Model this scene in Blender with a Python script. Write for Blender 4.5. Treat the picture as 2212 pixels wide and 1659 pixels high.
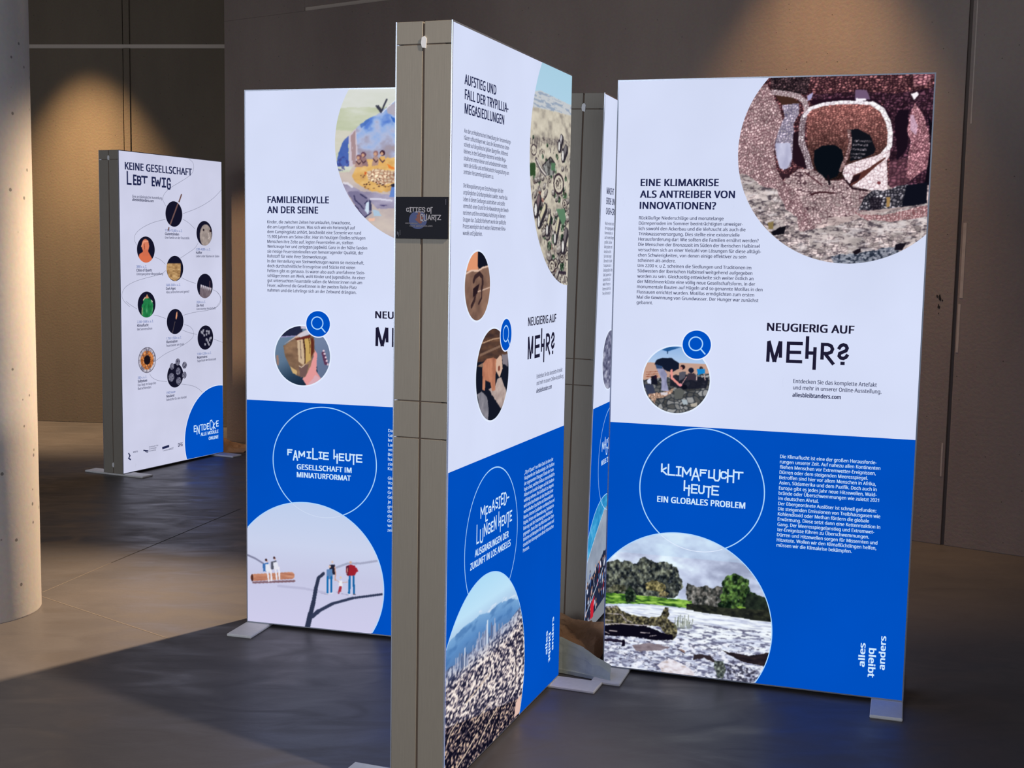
import bpy, bmesh, math, random
import numpy as np
from mathutils import Vector, Matrix

for b in list(bpy.data.objects): bpy.data.objects.remove(b)
SC = bpy.context.scene
COL = SC.collection

# ------------------------------------------------------------------ camera
FPX, PITCH, ROLL, CAMH = 2707.3, math.radians(6.0703), math.radians(1.0248), 1.4439
F_ = Vector((0, math.cos(PITCH), -math.sin(PITCH))); R0 = Vector((1, 0, 0)); U0 = R0.cross(F_)
R_ = R0*math.cos(ROLL) + U0*math.sin(ROLL); U_ = U0*math.cos(ROLL) - R0*math.sin(ROLL)
cd = bpy.data.cameras.new('camera'); cam = bpy.data.objects.new('camera', cd); COL.objects.link(cam)
cd.sensor_fit = 'HORIZONTAL'; cd.sensor_width = 36.0; cd.lens = FPX/2212*36.0; cd.clip_start = .05; cd.clip_end = 200
M = Matrix((R_, U_, -F_)).transposed().to_4x4(); M.translation = (0, 0, CAMH); cam.matrix_world = M
SC.camera = cam
SC.view_settings.view_transform = 'Standard'; SC.view_settings.look = 'None'
SC.view_settings.exposure = 0.0; SC.view_settings.gamma = 1.0; SC.view_settings.use_curve_mapping = False

# ------------------------------------------------------------------ light
def lin(c):
    c = np.asarray(c, float)
    return np.where(c <= .04045, c/12.92, ((c+.055)/1.055)**2.4)
def rgb(r, g, b): return tuple(float(v) for v in lin(np.array([r, g, b])/255.0))
W = bpy.data.worlds.new('world'); SC.world = W; W.use_nodes = True
W.node_tree.nodes['Background'].inputs[0].default_value = (.62, .66, .80, 1)
W.node_tree.nodes['Background'].inputs[1].default_value = 0.32
def area(name, loc, target, sx, sy, power, col):
    l = bpy.data.lights.new(name, 'AREA'); l.shape = 'RECTANGLE'; l.size = sx; l.size_y = sy; l.energy = power; l.color = col
    o = bpy.data.objects.new(name, l); COL.objects.link(o); o.location = loc
    o.rotation_euler = (Vector(target)-Vector(loc)).to_track_quat('-Z', 'Y').to_euler(); return o
def spot(name, loc, target, power, ang, blend, col=(1, .62, .30), rad=.04):
    l = bpy.data.lights.new(name, 'SPOT'); l.energy = power; l.spot_size = math.radians(ang); l.spot_blend = blend; l.color = col; l.shadow_soft_size = rad
    o = bpy.data.objects.new(name, l); COL.objects.link(o); o.location = loc
    o.rotation_euler = (Vector(target)-Vector(loc)).to_track_quat('-Z', 'Y').to_euler(); return o
area('daylight_window', (-4.5, -2.5, 2.2), (-1.2, 5.5, 1.2), 3.0, 2.4, 150, (.84, .90, 1.0))
spot('ceiling_spot_recess', (-3.48, 9.34, 3.86), (-3.30, 9.84, 0), 1350, 52, 1.0, (1, .66, .36))
spot('ceiling_spot_wall', (1.30, 6.15, 4.0), (1.32, 6.50, 0), 340, 58, .9, (1, .62, .32))
spot('ceiling_spot_star', (.70, 6.70, 3.4), (-1.85, 4.75, .55), 2700, 37, .8, (1, .72, .46), .06)
spot('ceiling_spot_front', (2.2, 1.5, 3.9), (-1.5, 3.2, 0), 720, 46, .6, (1, .84, .68), .10)
spot('ceiling_spot_back', (-1.2, 1.2, 3.3), (-1.93, 9.12, 1.15), 2300, 10, .7, (1, .66, .36), .02)

# ------------------------------------------------------------------ helpers
def tag(o, label=None, cat=None, group=None, kind=None):
    if label: o['label'] = label
    if cat: o['category'] = cat
    if group: o['group'] = group
    if kind: o['kind'] = kind
    return o
def link(name, me, mat=None, parent=None):
    o = bpy.data.objects.new(name, me); COL.objects.link(o)
    if mat is not None and me is not None and not me.materials: me.materials.append(mat)
    if parent: o.parent = parent
    return o
def empty(name, loc, rot=(0, 0, 0)):
    o = bpy.data.objects.new(name, None); COL.objects.link(o); o.location = loc; o.rotation_euler = rot; o.empty_display_size = .2; return o
def bm_box(bm, x0, x1, y0, y1, z0, z1):
    v = [bm.verts.new(p) for p in ((x0,y0,z0),(x1,y0,z0),(x1,y1,z0),(x0,y1,z0),(x0,y0,z1),(x1,y0,z1),(x1,y1,z1),(x0,y1,z1))]
    for f in ((0,3,2,1),(4,5,6,7),(0,1,5,4),(1,2,6,5),(2,3,7,6),(3,0,4,7)): bm.faces.new([v[i] for i in f])
def bm_done(bm, name, bevel=0, seg=2, smooth=False):
    if bevel: bmesh.ops.bevel(bm, geom=list(bm.edges), offset=bevel, segments=seg, affect='EDGES', profile=.7)
    me = bpy.data.meshes.new(name); bm.to_mesh(me); bm.free()
    if smooth:
        for p in me.polygons: p.use_smooth = True
    return me
def box(name, x0, x1, y0, y1, z0, z1, mat, parent=None, bevel=0):
    bm = bmesh.new(); bm_box(bm, x0, x1, y0, y1, z0, z1); return link(name, bm_done(bm, name, bevel), mat, parent)

def nodes(name):
    m = bpy.data.materials.new(name); m.use_nodes = True; nt = m.node_tree
    return m, nt, nt.nodes, nt.links, nt.nodes['Principled BSDF']
def plain(name, col, rough=.5, metal=0, noise=0, nscale=30, bump=0, spec=.5, stretch=(1,1,1)):
    m, nt, N, L, P = nodes(name)
    P.inputs['Base Color'].default_value = (*col, 1); P.inputs['Roughness'].default_value = rough; P.inputs['Metallic'].default_value = metal
    P.inputs['Specular IOR Level'].default_value = spec
    if noise or bump:
        tc = N.new('ShaderNodeTexCoord'); mp = N.new('ShaderNodeMapping'); mp.inputs['Scale'].default_value = stretch
        n = N.new('ShaderNodeTexNoise'); n.inputs['Scale'].default_value = nscale; n.inputs['Detail'].default_value = 6
        L.new(tc.outputs['Object'], mp.inputs[0]); L.new(mp.outputs[0], n.inputs['Vector'])
        if noise:
            cr = N.new('ShaderNodeValToRGB'); cr.color_ramp.elements[0].position = .3; cr.color_ramp.elements[1].position = .7
            cr.color_ramp.elements[0].color = (*[c*(1-noise) for c in col], 1); cr.color_ramp.elements[1].color = (*[min(1, c*(1+noise)) for c in col], 1)
            L.new(n.outputs['Fac'], cr.inputs[0]); L.new(cr.outputs[0], P.inputs['Base Color'])
        if bump:
            bp = N.new('ShaderNodeBump'); bp.inputs['Strength'].default_value = bump; bp.inputs['Distance'].default_value = .01
            L.new(n.outputs['Fac'], bp.inputs['Height']); L.new(bp.outputs[0], P.inputs['Normal'])
    return m
def glow(name, col, strength=1.0, sample=False, smudge=0):
    m, nt, N, L, P = nodes(name)
    P.inputs['Base Color'].default_value = (0, 0, 0, 1); P.inputs['Roughness'].default_value = .9; P.inputs['Specular IOR Level'].default_value = 0
    P.inputs['Emission Color'].default_value = (*col, 1); P.inputs['Emission Strength'].default_value = strength
    if smudge:
        tc = N.new('ShaderNodeTexCoord'); n = N.new('ShaderNodeTexNoise'); n.inputs['Scale'].default_value = 2.2; n.inputs['Detail'].default_value = 3
        n2 = N.new('ShaderNodeTexNoise'); n2.inputs['Scale'].default_value = 9; n2.inputs['Detail'].default_value = 8; n2.inputs['Roughness'].default_value = .7
        mp = N.new('ShaderNodeMapping'); mp.inputs['Scale'].default_value = (1.6, 1, .6)
        L.new(tc.outputs['Object'], n.inputs['Vector']); L.new(tc.outputs['Object'], mp.inputs[0]); L.new(mp.outputs[0], n2.inputs['Vector'])
        r1 = N.new('ShaderNodeMapRange'); r1.inputs['From Min'].default_value = .3; r1.inputs['From Max'].default_value = .7; r1.inputs['To Min'].default_value = 1-smudge; r1.inputs['To Max'].default_value = 1+smudge*.5
        r2 = N.new('ShaderNodeMapRange'); r2.inputs['From Min'].default_value = .66; r2.inputs['From Max'].default_value = .78; r2.inputs['To Min'].default_value = 1; r2.inputs['To Max'].default_value = 1-smudge*2.2
        L.new(n.outputs['Fac'], r1.inputs[0]); L.new(n2.outputs['Fac'], r2.inputs[0])
        mu = N.new('ShaderNodeMath'); mu.operation = 'MULTIPLY'; L.new(r1.outputs[0], mu.inputs[0]); L.new(r2.outputs[0], mu.inputs[1])
        mv = N.new('ShaderNodeMath'); mv.operation = 'MULTIPLY'; mv.inputs[1].default_value = strength; L.new(mu.outputs[0], mv.inputs[0])
        L.new(mv.outputs[0], P.inputs['Emission Strength'])
    m.cycles.emission_sampling = 'FRONT_BACK' if sample else 'NONE'
    return m
def picmat():
    m, nt, N, L, P = nodes('backlit_picture')
    P.inputs['Base Color'].default_value = (0, 0, 0, 1); P.inputs['Roughness'].default_value = .9; P.inputs['Specular IOR Level'].default_value = 0
    a = N.new('ShaderNodeVertexColor'); a.layer_name = 'print'; L.new(a.outputs['Color'], P.inputs['Emission Color']); P.inputs['Emission Strength'].default_value = 1.0
    m.cycles.emission_sampling = 'NONE'; return m
def printmat():
    m, nt, N, L, P = nodes('printed_card')
    a = N.new('ShaderNodeVertexColor'); a.layer_name = 'print'; L.new(a.outputs['Color'], P.inputs['Base Color']); P.inputs['Roughness'].default_value = .4; return m

M_WHITE = glow('backlit_white', rgb(214, 222, 248), 1.0, True, .05)
M_WHITE2 = glow('backlit_white_worn', rgb(206, 208, 232), 1.0, True, .08)
M_BLUE = glow('backlit_blue', rgb(0, 80, 193), 1.0, True, .06)
M_NAVY = glow('print_navy', rgb(34, 40, 78))
M_BLACK = glow('print_black', rgb(30, 28, 52))
M_LIGHT = glow('print_light', rgb(170, 215, 255))
M_PALE = glow('print_pale', rgb(205, 232, 255))
M_RIM = glow('print_rim', rgb(226, 236, 255))
M_THIN = glow('print_thin_grey', rgb(120, 122, 142))
M_DATE = glow('print_date_blue', rgb(70, 100, 165))
M_PIC = picmat(); M_CARD = printmat()
M_ALU = plain('brushed_aluminium', rgb(150, 143, 130), .55, .15, .05, 14, .06, stretch=(40, 40, 1))
M_LIP = plain('silver_edge', rgb(178, 184, 196), .3, .8)
M_CORE = plain('groove_core', rgb(112, 92, 76), .7)
M_PLATE = plain('powder_coated_plate', rgb(222, 220, 216), .5, 0, .04, 60, .05)
M_TAB = plain('white_tab', rgb(240, 240, 240), .4)

def concrete(name, c0, c1, rough=.8, streak=(1, 1, .35), bump=.15, pit=(16, .035, .06)):
    m, nt, N, L, P = nodes(name)
    tc = N.new('ShaderNodeTexCoord'); mp = N.new('ShaderNodeMapping'); mp.inputs['Scale'].default_value = streak
    L.new(tc.outputs['Object'], mp.inputs[0])
    n = N.new('ShaderNodeTexNoise'); n.inputs['Scale'].default_value = 1.3; n.inputs['Detail'].default_value = 8; n.inputs['Roughness'].default_value = .6
    n2 = N.new('ShaderNodeTexNoise'); n2.inputs['Scale'].default_value = 60; n2.inputs['Detail'].default_value = 4
    L.new(mp.outputs[0], n.inputs['Vector']); L.new(tc.outputs['Object'], n2.inputs['Vector'])
    cr = N.new('ShaderNodeValToRGB'); cr.color_ramp.elements[0].position = .3; cr.color_ramp.elements[1].position = .72
    cr.color_ramp.elements[0].color = (*c0, 1); cr.color_ramp.elements[1].color = (*c1, 1)
    L.new(n.outputs['Fac'], cr.inputs[0])
    mx = N.new('ShaderNodeMixRGB'); mx.blend_type = 'MULTIPLY'; mx.inputs[0].default_value = .25
    L.new(cr.outputs[0], mx.inputs[1]); L.new(n2.outputs['Color'], mx.inputs[2]); 
    v = N.new('ShaderNodeTexVoronoi'); v.inputs['Scale'].default_value = pit[0]; v.inputs['Randomness'].default_value = 1
    L.new(tc.outputs['Object'], v.inputs['Vector'])
    pr = N.new('ShaderNodeMapRange'); pr.inputs['From Min'].default_value = pit[1]; pr.inputs['From Max'].default_value = pit[2]; pr.inputs['To Min'].default_value = .35; pr.inputs['To Max'].default_value = 1
    L.new(v.outputs['Distance'], pr.inputs[0])
    m2 = N.new('ShaderNodeMixRGB'); m2.blend_type = 'MULTIPLY'; m2.inputs[0].default_value = 1
    L.new(mx.outputs[0], m2.inputs[1]); L.new(pr.outputs[0], m2.inputs[2]); L.new(m2.outputs[0], P.inputs['Base Color'])
    P.inputs['Roughness'].default_value = rough
    ad = N.new('ShaderNodeMath'); ad.operation = 'ADD'; L.new(n2.outputs['Fac'], ad.inputs[0]); L.new(pr.outputs[0], ad.inputs[1])
    bp = N.new('ShaderNodeBump'); bp.inputs['Strength'].default_value = bump; bp.inputs['Distance'].default_value = .01
    L.new(ad.outputs[0], bp.inputs['Height']); L.new(bp.outputs[0], P.inputs['Normal'])
    return m
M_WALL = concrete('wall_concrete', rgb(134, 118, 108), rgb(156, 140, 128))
M_WALLB = concrete('shaded_recess_concrete', rgb(100, 88, 72), rgb(120, 106, 86))  # wall concrete made darker, missing daylight in the recess put into its colour
M_PILLAR = concrete('pillar_concrete', rgb(172, 166, 160), rgb(198, 192, 184), .75, pit=(13, .075, .10), bump=.04)
M_BAND = plain('lit_slot_and_trim', rgb(190, 176, 160), .8)  # pale trim; on the main wall slot, light on its lower face painted in
M_DARKGAP = plain('joint_dark', rgb(96, 84, 76), .9)
M_PATCH = plain('light_filler', rgb(176, 160, 146), .8, 0, .1, 20)
M_CHIP = plain('dark_chip', rgb(30, 26, 26), .9)
def floor_mat():
    m, nt, N, L, P = nodes('screed_floor')
    tc = N.new('ShaderNodeTexCoord'); mp = N.new('ShaderNodeMapping'); mp.inputs['Scale'].default_value = (1, 1, 1); mp.inputs['Rotation'].default_value = (0, 0, .5)
    L.new(tc.outputs['Object'], mp.inputs[0])
    n = N.new('ShaderNodeTexNoise'); n.inputs['Scale'].default_value = .8; n.inputs['Detail'].default_value = 8; n.inputs['Roughness'].default_value = .55; n.inputs['Distortion'].default_value = .6
    L.new(mp.outputs[0], n.inputs['Vector'])
    cr = N.new('ShaderNodeValToRGB'); cr.color_ramp.elements[0].position = .3; cr.color_ramp.elements[1].position = .75
    cr.color_ramp.elements[0].color = (*rgb(73, 71, 72), 1); cr.color_ramp.elements[1].color = (*rgb(95, 90, 88), 1)
    L.new(n.outputs['Fac'], cr.inputs[0]); L.new(cr.outputs[0], P.inputs['Base Color'])
    mr = N.new('ShaderNodeMapRange'); mr.inputs['From Min'].default_value = .3; mr.inputs['From Max'].default_value = .7; mr.inputs['To Min'].default_value = .33; mr.inputs['To Max'].default_value = .58
    n3 = N.new('ShaderNodeTexNoise'); n3.inputs['Scale'].default_value = 3.2; n3.inputs['Detail'].default_value = 9; n3.inputs['Distortion'].default_value = 1.2
    mp3 = N.new('ShaderNodeMapping'); mp3.inputs['Scale'].default_value = (1, 2.2, 1); mp3.inputs['Rotation'].default_value = (0, 0, -.5); L.new(tc.outputs['Object'], mp3.inputs[0]); L.new(mp3.outputs[0], n3.inputs['Vector'])
    L.new(n3.outputs['Fac'], mr.inputs[0]); L.new(mr.outputs[0], P.inputs['Roughness'])
    n2 = N.new('ShaderNodeTexNoise'); n2.inputs['Scale'].default_value = 70; n2.inputs['Detail'].default_value = 3; L.new(tc.outputs['Object'], n2.inputs['Vector'])
    ad = N.new('ShaderNodeMath'); ad.operation = 'MULTIPLY_ADD'; ad.inputs[1].default_value = .25; L.new(n2.outputs['Fac'], ad.inputs[0]); L.new(n3.outputs['Fac'], ad.inputs[2])
    bp = N.new('ShaderNodeBump'); bp.inputs['Strength'].default_value = .10; bp.inputs['Distance'].default_value = .012
    L.new(ad.outputs[0], bp.inputs['Height']); L.new(bp.outputs[0], P.inputs['Normal'])
    P.inputs['Specular IOR Level'].default_value = .45
    return m
M_FLOOR = floor_mat()

# ------------------------------------------------------------------ setting
floor = box('floor', -7, 6, -3, 12, -.12, 0, M_FLOOR); tag(floor, kind='structure')
def strip(name, a, b, w, mat, parent, z=.0006):
    a = Vector(a); b = Vector(b); d = (b-a).normalized(); n = Vector((-d.y, d.x))*w/2
    bm = bmesh.new(); vs = [bm.verts.new((p.x, p.y, z)) for p in (a-n, b-n, b+n, a+n)]; bm.faces.new(vs)
    return link(name, bm_done(bm, name), mat, parent)
M_JOINT = plain('floor_joint', rgb(38, 34, 32), .8); M_JOINT2 = plain('floor_joint_filled', rgb(108, 100, 92), .7)
def fl(x, y, z=0):
    d = F_ + R_*((x-1106)/FPX) - U_*((y-829.5)/FPX); t = (z-CAMH)/d.z; return (d.x*t, d.y*t)
strip('expansion_joint', fl(240, 1216), fl(520, 1099), .005, M_JOINT, floor)
strip('expansion_joint', fl(91, 1280), fl(240, 1216), .004, M_JOINT2, floor)
strip('expansion_joint', fl(91, 1289), fl(366, 1380), .004, M_JOINT2, floor)
ceiling = box('ceiling', -7, 6, -.5, 12, 4.3, 4.45, plain('ceiling_plaster', rgb(90, 86, 82), .9)); tag(ceiling, kind='structure')

A0 = Vector((-2.114, 9.224)); A1 = Vector((5.0, 4.28)); ad_ = (A1-A0).normalized(); ang = math.atan2(ad_.y, ad_.x)
wall = empty('wall_back', (A0.x, A0.y, 0), (0, 0, ang)); tag(wall, kind='structure')
LW = (A1-A0).length
box('backing', 0, LW, .014, .5, 0, 4.3, M_DARKGAP, wall)
sg = (Vector((2.198, 6.231))-A0).length       # vertical joint
sb = (Vector((-1.46, 8.77))-A0).length        # start of horizontal slot
def panel(x0, x1, z0, z1, mat, parent, y0=0, y1=.03):
    return box('concrete_panel', x0, x1, y0, y1, z0, z1, mat, parent, .004)
panel(0, sg-.014, 0, 3.045, M_WALL, wall)
panel(0, sb, 3.045, 4.3, M_WALL, wall)
panel(sb, sg-.014, 3.070, 4.3, M_WALL, wall)
panel(sg+.004, LW, 0, 4.3, M_WALL, wall)
box('slot_band', sb, sg-.022, .007, .02, 3.045, 3.070, M_BAND, wall)
for (a, b, x, w) in ((1.25, 1.62, .014, .016), (.98, 1.22, .010, .012), (.35, .52, -.034, .008), (2.1, 2.9, .02, .006)):
    box('filler_strip', sg+x, sg+x+w, -.0012, .001, a, b, M_PATCH, wall)
rnd = random.Random(4)
for (dx, z, w, h) in ((-.095, 1.255, .008, .016), (-.083, 1.25, .012, .03), (-.077, 1.24, .006, .02), (-.068, 1.235, .007, .012), (-.086, 1.205, .009, .022), (-.080, 1.20, .005, .02), (-.084, 1.17, .004, .010)):
    bm = bmesh.new(); n = 9
    vs = [bm.verts.new((sg+dx+w/2*math.cos(6.283*k/n)*rnd.uniform(.7, 1.2), -.0008, z+h/2*math.sin(6.283*k/n)*rnd.uniform(.7, 1.2))) for k in range(n)]
    bm.faces.new(vs); link('chip', bm_done(bm, 'chip'), M_CHIP, wall)
B0 = Vector((-7.0, 10.44)); B1 = Vector((-1.95, 9.88)); bd = (B1-B0).normalized(); bang = math.atan2(bd.y, bd.x)
rec = empty('wall_recess', (B0.x, B0.y, 0), (0, 0, bang)); tag(rec, kind='structure')
LB = (B1-B0).length; sv = (Vector((-3.03, 10.0))-B0).length
box('backing', 0, LB+.4, .03, .3, 0, 4.3, M_DARKGAP, rec)
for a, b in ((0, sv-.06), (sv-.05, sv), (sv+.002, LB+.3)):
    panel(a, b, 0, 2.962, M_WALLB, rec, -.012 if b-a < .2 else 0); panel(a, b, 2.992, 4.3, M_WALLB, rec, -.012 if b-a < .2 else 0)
box('slot_band', 0, LB+.3, .004, .03, 2.962, 2.992, M_BAND, rec)

pil = bmesh.new(); PC = Vector((-2.103, 4.811)); PR = .25; n = 96
ring = []
for z, r in ((0, PR-.004), (.006, PR), (4.3, PR)):
    ring.append([pil.verts.new((r*math.cos(6.28319*k/n), r*math.sin(6.28319*k/n), z)) for k in range(n)])
for a, b in zip(ring, ring[1:]):
    for k in range(n): pil.faces.new((a[k], a[(k+1) % n], b[(k+1) % n], b[k]))
pillar = link('concrete_pillar', bm_done(pil, 'pillar', smooth=True), M_PILLAR); pillar.location = (PC.x, PC.y, 0)
tag(pillar, 'round pitted pale concrete pillar at the left edge of the photo', 'pillar', kind='structure')

# ------------------------------------------------------------------ print engine (poster coordinates: mm from top left, Y down)
Z0 = .012
BOX = {'A': (-.1634, 3.1895, 1.2249, 0), 'B': (.3335, 4.2366, -.3078, 0), 'C': (-.9997, 4.6787, -.2632, 0),
       'D': (.2853, 4.5738, 1.2600, .0150), 'E': (-2.4191, 7.7211, 1.1399, 0)}
def mm(n, pts):            # measured photo pixels -> poster millimetres (calibration of the print drawings)
    x, y, a, l = BOX[n]; wd = Vector((math.cos(a), math.sin(a), 0)); nn = Vector((-math.sin(a), math.cos(a), 0)); up = Vector((0, 0, 1))*math.cos(l) - nn*math.sin(l)
    O = Vector((x, y, Z0)); pn = wd.cross(up); out = []
    for px, py in pts:
        d = F_ + R_*((px-1106)/FPX) - U_*((py-829.5)/FPX); cpos = Vector((0, 0, CAMH)); t = (O-cpos).dot(pn)/d.dot(pn); P = cpos + d*t - O
        out.append((P.dot(wd)*1000, 2000 - P.dot(up)*1000))
    return out
class Crop:
    def __init__(s, n, x0, y0, k): s.n, s.x0, s.y0, s.k = n, x0, y0, k
    def __call__(s, *pts): return mm(s.n, [(s.x0+p[0]/s.k, s.y0+p[1]/s.k) for p in pts])
def hsh(ix, iy, seed):
    h = (ix.astype(np.int64)*374761393 + iy.astype(np.int64)*668265263 + seed*144665) & 0x7fffffff
    h = ((h ^ (h >> 13))*1274126177) & 0x7fffffff; h = h ^ (h >> 16)
    return (h & 0xffff)/65535.0
def vnoise(x, y, seed):
    ix = np.floor(x); iy = np.floor(y); fx = x-ix; fy = y-iy; fx = fx*fx*(3-2*fx); fy = fy*fy*(3-2*fy)
    a = hsh(ix, iy, seed); b = hsh(ix+1, iy, seed); c = hsh(ix, iy+1, seed); d = hsh(ix+1, iy+1, seed)
    return (a*(1-fx)+b*fx)*(1-fy) + (c*(1-fx)+d*fx)*fy
def fbm(x, y, seed, o=4):
    s = 0; a = .5; t = 0
    for k in range(o): s = s + a*vnoise(x*2**k, y*2**k, seed+k*17); t += a; a *= .5
    return s/t
class Pic:
    def __init__(s, cx, cy, r, dx=2, dy=2, clip=(4, 996, 4, 1996)):
        s.cx, s.cy, s.r = cx, cy, r
        x0, x1 = max(cx-r, clip[0]), min(cx+r, clip[1]); y0, y1 = max(cy-r, clip[2]), min(cy+r, clip[3])
        nx = int((x1-x0)/dx)+2; ny = int((y1-y0)/dy)+2
        s.X, s.Y = np.meshgrid(np.linspace(x0, x1, nx), np.linspace(y0, y1, ny)); s.C = np.zeros(s.X.shape+(3,)); s.C[:] = .5; s.full = np.ones(s.X.shape, bool)
    def col(s, c): return np.array(c, float)/255
    def mask(s, pts):
        X, Y = s.X, s.Y; m = np.zeros(X.shape, bool); n = len(pts)
        for i in range(n):
            (x1, y1), (x2, y2) = pts[i], pts[(i+1) % n]
            if y1 == y2: continue
            m ^= ((Y < y1) != (Y < y2)) & (X < (x2-x1)*(Y-y1)/(y2-y1)+x1)
        return m
    def wob(s, pts, amp, sc, seed=1):     # polygon mask with a ragged edge
        X, Y = s.X, s.Y; s.X = X + (fbm(X/sc, Y/sc, seed, 3)-.5)*2*amp; s.Y = Y + (fbm(X/sc, Y/sc, seed+50, 3)-.5)*2*amp
        m = s.mask(pts); s.X, s.Y = X, Y; return m
    def seg(s, pts, w):
        m = np.zeros(s.X.shape, bool)
        for (x1, y1), (x2, y2) in zip(pts, pts[1:]):
            dx, dy = x2-x1, y2-y1; L = dx*dx+dy*dy+1e-9; t = np.clip(((s.X-x1)*dx+(s.Y-y1)*dy)/L, 0, 1)
            m |= (s.X-x1-t*dx)**2+(s.Y-y1-t*dy)**2 < (w/2)**2
        return m
    def ell(s, c, rx, ry, rot=0):
        x = s.X-c[0]; y = s.Y-c[1]; ca, sa = math.cos(rot), math.sin(rot); return ((x*ca+y*sa)/rx)**2+((-x*sa+y*ca)/ry)**2 < 1
    def put(s, m, c, k=1): s.C[m] = s.C[m]*(1-k)+s.col(c)*k
    def soft(s, m, v, lo, hi, c, k=1):
        a = np.clip((v[m]-lo)/(hi-lo), 0, 1)[:, None]*k; s.C[m] = s.C[m]*(1-a)+s.col(c)*a
    def n(s, sx, sy=None, seed=1, o=4, rot=0):
        sy = sy or sx; ca, sa = math.cos(rot), math.sin(rot); return fbm((s.X*ca+s.Y*sa)/sx, (-s.X*sa+s.Y*ca)/sy, seed, o)
    def ramp(s, m, v, stops):            # v in 0..1 through colour stops
        ts = [t for t, _ in stops]; vv = np.clip(v[m], 0, 1)
        s.C[m] = np.stack([np.interp(vv, ts, [c[k]/255 for _, c in stops]) for k in range(3)], -1)
    def stones(s, m, size, asp, light, dark, seed=1, edge=.16, var=.35, rot=0):
        ca, sa = math.cos(rot), math.sin(rot); w1 = (fbm(s.X/size[0]/1.7, s.Y/size[0]/1.7, seed+3, 2)-.5)*1.5; w2 = (fbm(s.X/size[0]/1.7, s.Y/size[0]/1.7, seed+9, 2)-.5)*1.5
        x = (s.X*ca+s.Y*sa)/size[0] + w1; y = (-s.X*sa+s.Y*ca)/(size[0]*asp) + w2
        ix = np.floor(x); iy = np.floor(y); f1 = np.full(x.shape, 9.); f2 = np.full(x.shape, 9.); idv = np.zeros(x.shape)
        for a in (-1, 0, 1):
            for b in (-1, 0, 1):
                cx = ix+a; cy = iy+b; px = cx+.15+.7*hsh(cx, cy, seed); py = cy+.15+.7*hsh(cx, cy, seed+7)
                d = np.hypot(x-px, y-py); i2 = hsh(cx, cy, seed+13)
                nf = d < f1; f2 = np.where(nf, f1, np.minimum(f2, d)); idv = np.where(nf, i2, idv); f1 = np.where(nf, d, f1)
        e = np.clip((f2-f1)/edge, 0, 1)[m][:, None]; v = (1-var+2*var*idv)[m][:, None]
        s.C[m] = np.clip((s.col(dark)*(1-e)+s.col(light)*e*v), 0, 1)
    def cracks(s, m, sx, sy, light, dark, seed, thr=.035, rot=0, shade=.35):
        v = np.abs(s.n(sx, sy, seed, 3, rot)-.5); e = np.clip(v/thr, 0, 1)[m][:, None]; sh = (1-shade+2*shade*s.n(sx*2.2, sy*2.2, seed+5, 4, rot))[m][:, None]
        s.C[m] = np.clip(s.col(dark)*(1-e)+s.col(light)*e*sh, 0, 1)
    def build(s, name, parent, layer, mat=None, circle=True, conv=None):
        for ax in (0, 1):
            Cp = np.concatenate([s.C.take([0], ax), s.C, s.C.take([-1], ax)], ax); m_ = s.C.shape[ax]; s.C = .22*Cp.take(range(m_), ax)+.56*s.C+.22*Cp.take(range(2, m_+2), ax)
        X, Y = s.X.copy(), s.Y.copy(); dx = X[0, 1]-X[0, 0]; dy = Y[1, 0]-Y[0, 0]
        if circle:
            r = np.hypot(X-s.cx, Y-s.cy); ins = r <= s.r; fk = ins[:-1, :-1] | ins[1:, :-1] | ins[:-1, 1:] | ins[1:, 1:]
            k = np.where(r > s.r, s.r/np.maximum(r, 1e-6), 1); X = s.cx+(X-s.cx)*k; Y = s.cy+(Y-s.cy)*k
        else: fk = np.ones((X.shape[0]-1, X.shape[1]-1), bool)
        h, w = X.shape; idx = np.arange(h*w).reshape(h, w)
        q = np.stack([idx[1:, :-1], idx[1:, 1:], idx[:-1, 1:], idx[:-1, :-1]], -1)[fk]
        used = np.unique(q); remap = np.zeros(h*w, np.int64); remap[used] = np.arange(len(used)); q = remap[q]
        if conv: P = conv(X.ravel()[used], Y.ravel()[used], layer)
        else: P = np.stack([X.ravel()[used]/1000, np.full(len(used), LY(layer)), Z0+2-Y.ravel()[used]/1000], -1)
        me = bpy.data.meshes.new(name); me.vertices.add(len(P)); me.vertices.foreach_set('co', P.ravel().astype(np.float32))
        me.loops.add(q.size); me.loops.foreach_set('vertex_index', q.ravel().astype(np.int32)); me.polygons.add(len(q))
        me.polygons.foreach_set('loop_start', np.arange(0, q.size, 4, dtype=np.int32)); me.polygons.foreach_set('loop_total', np.full(len(q), 4, np.int32))
        me.update(calc_edges=True)
        ca = me.color_attributes.new('print', 'FLOAT_COLOR', 'POINT'); C = np.ones((len(P), 4), np.float32); C[:, :3] = lin(np.clip(s.C.reshape(-1, 3)[used], 0, 1))
        ca.data.foreach_set('color', C.ravel()); return link(name, me, mat or M_PIC, parent)
def LY(layer): return -.0012-.0006*layer
def P3(X, Y, layer): return (X/1000, LY(layer), Z0+2-Y/1000)
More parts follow.
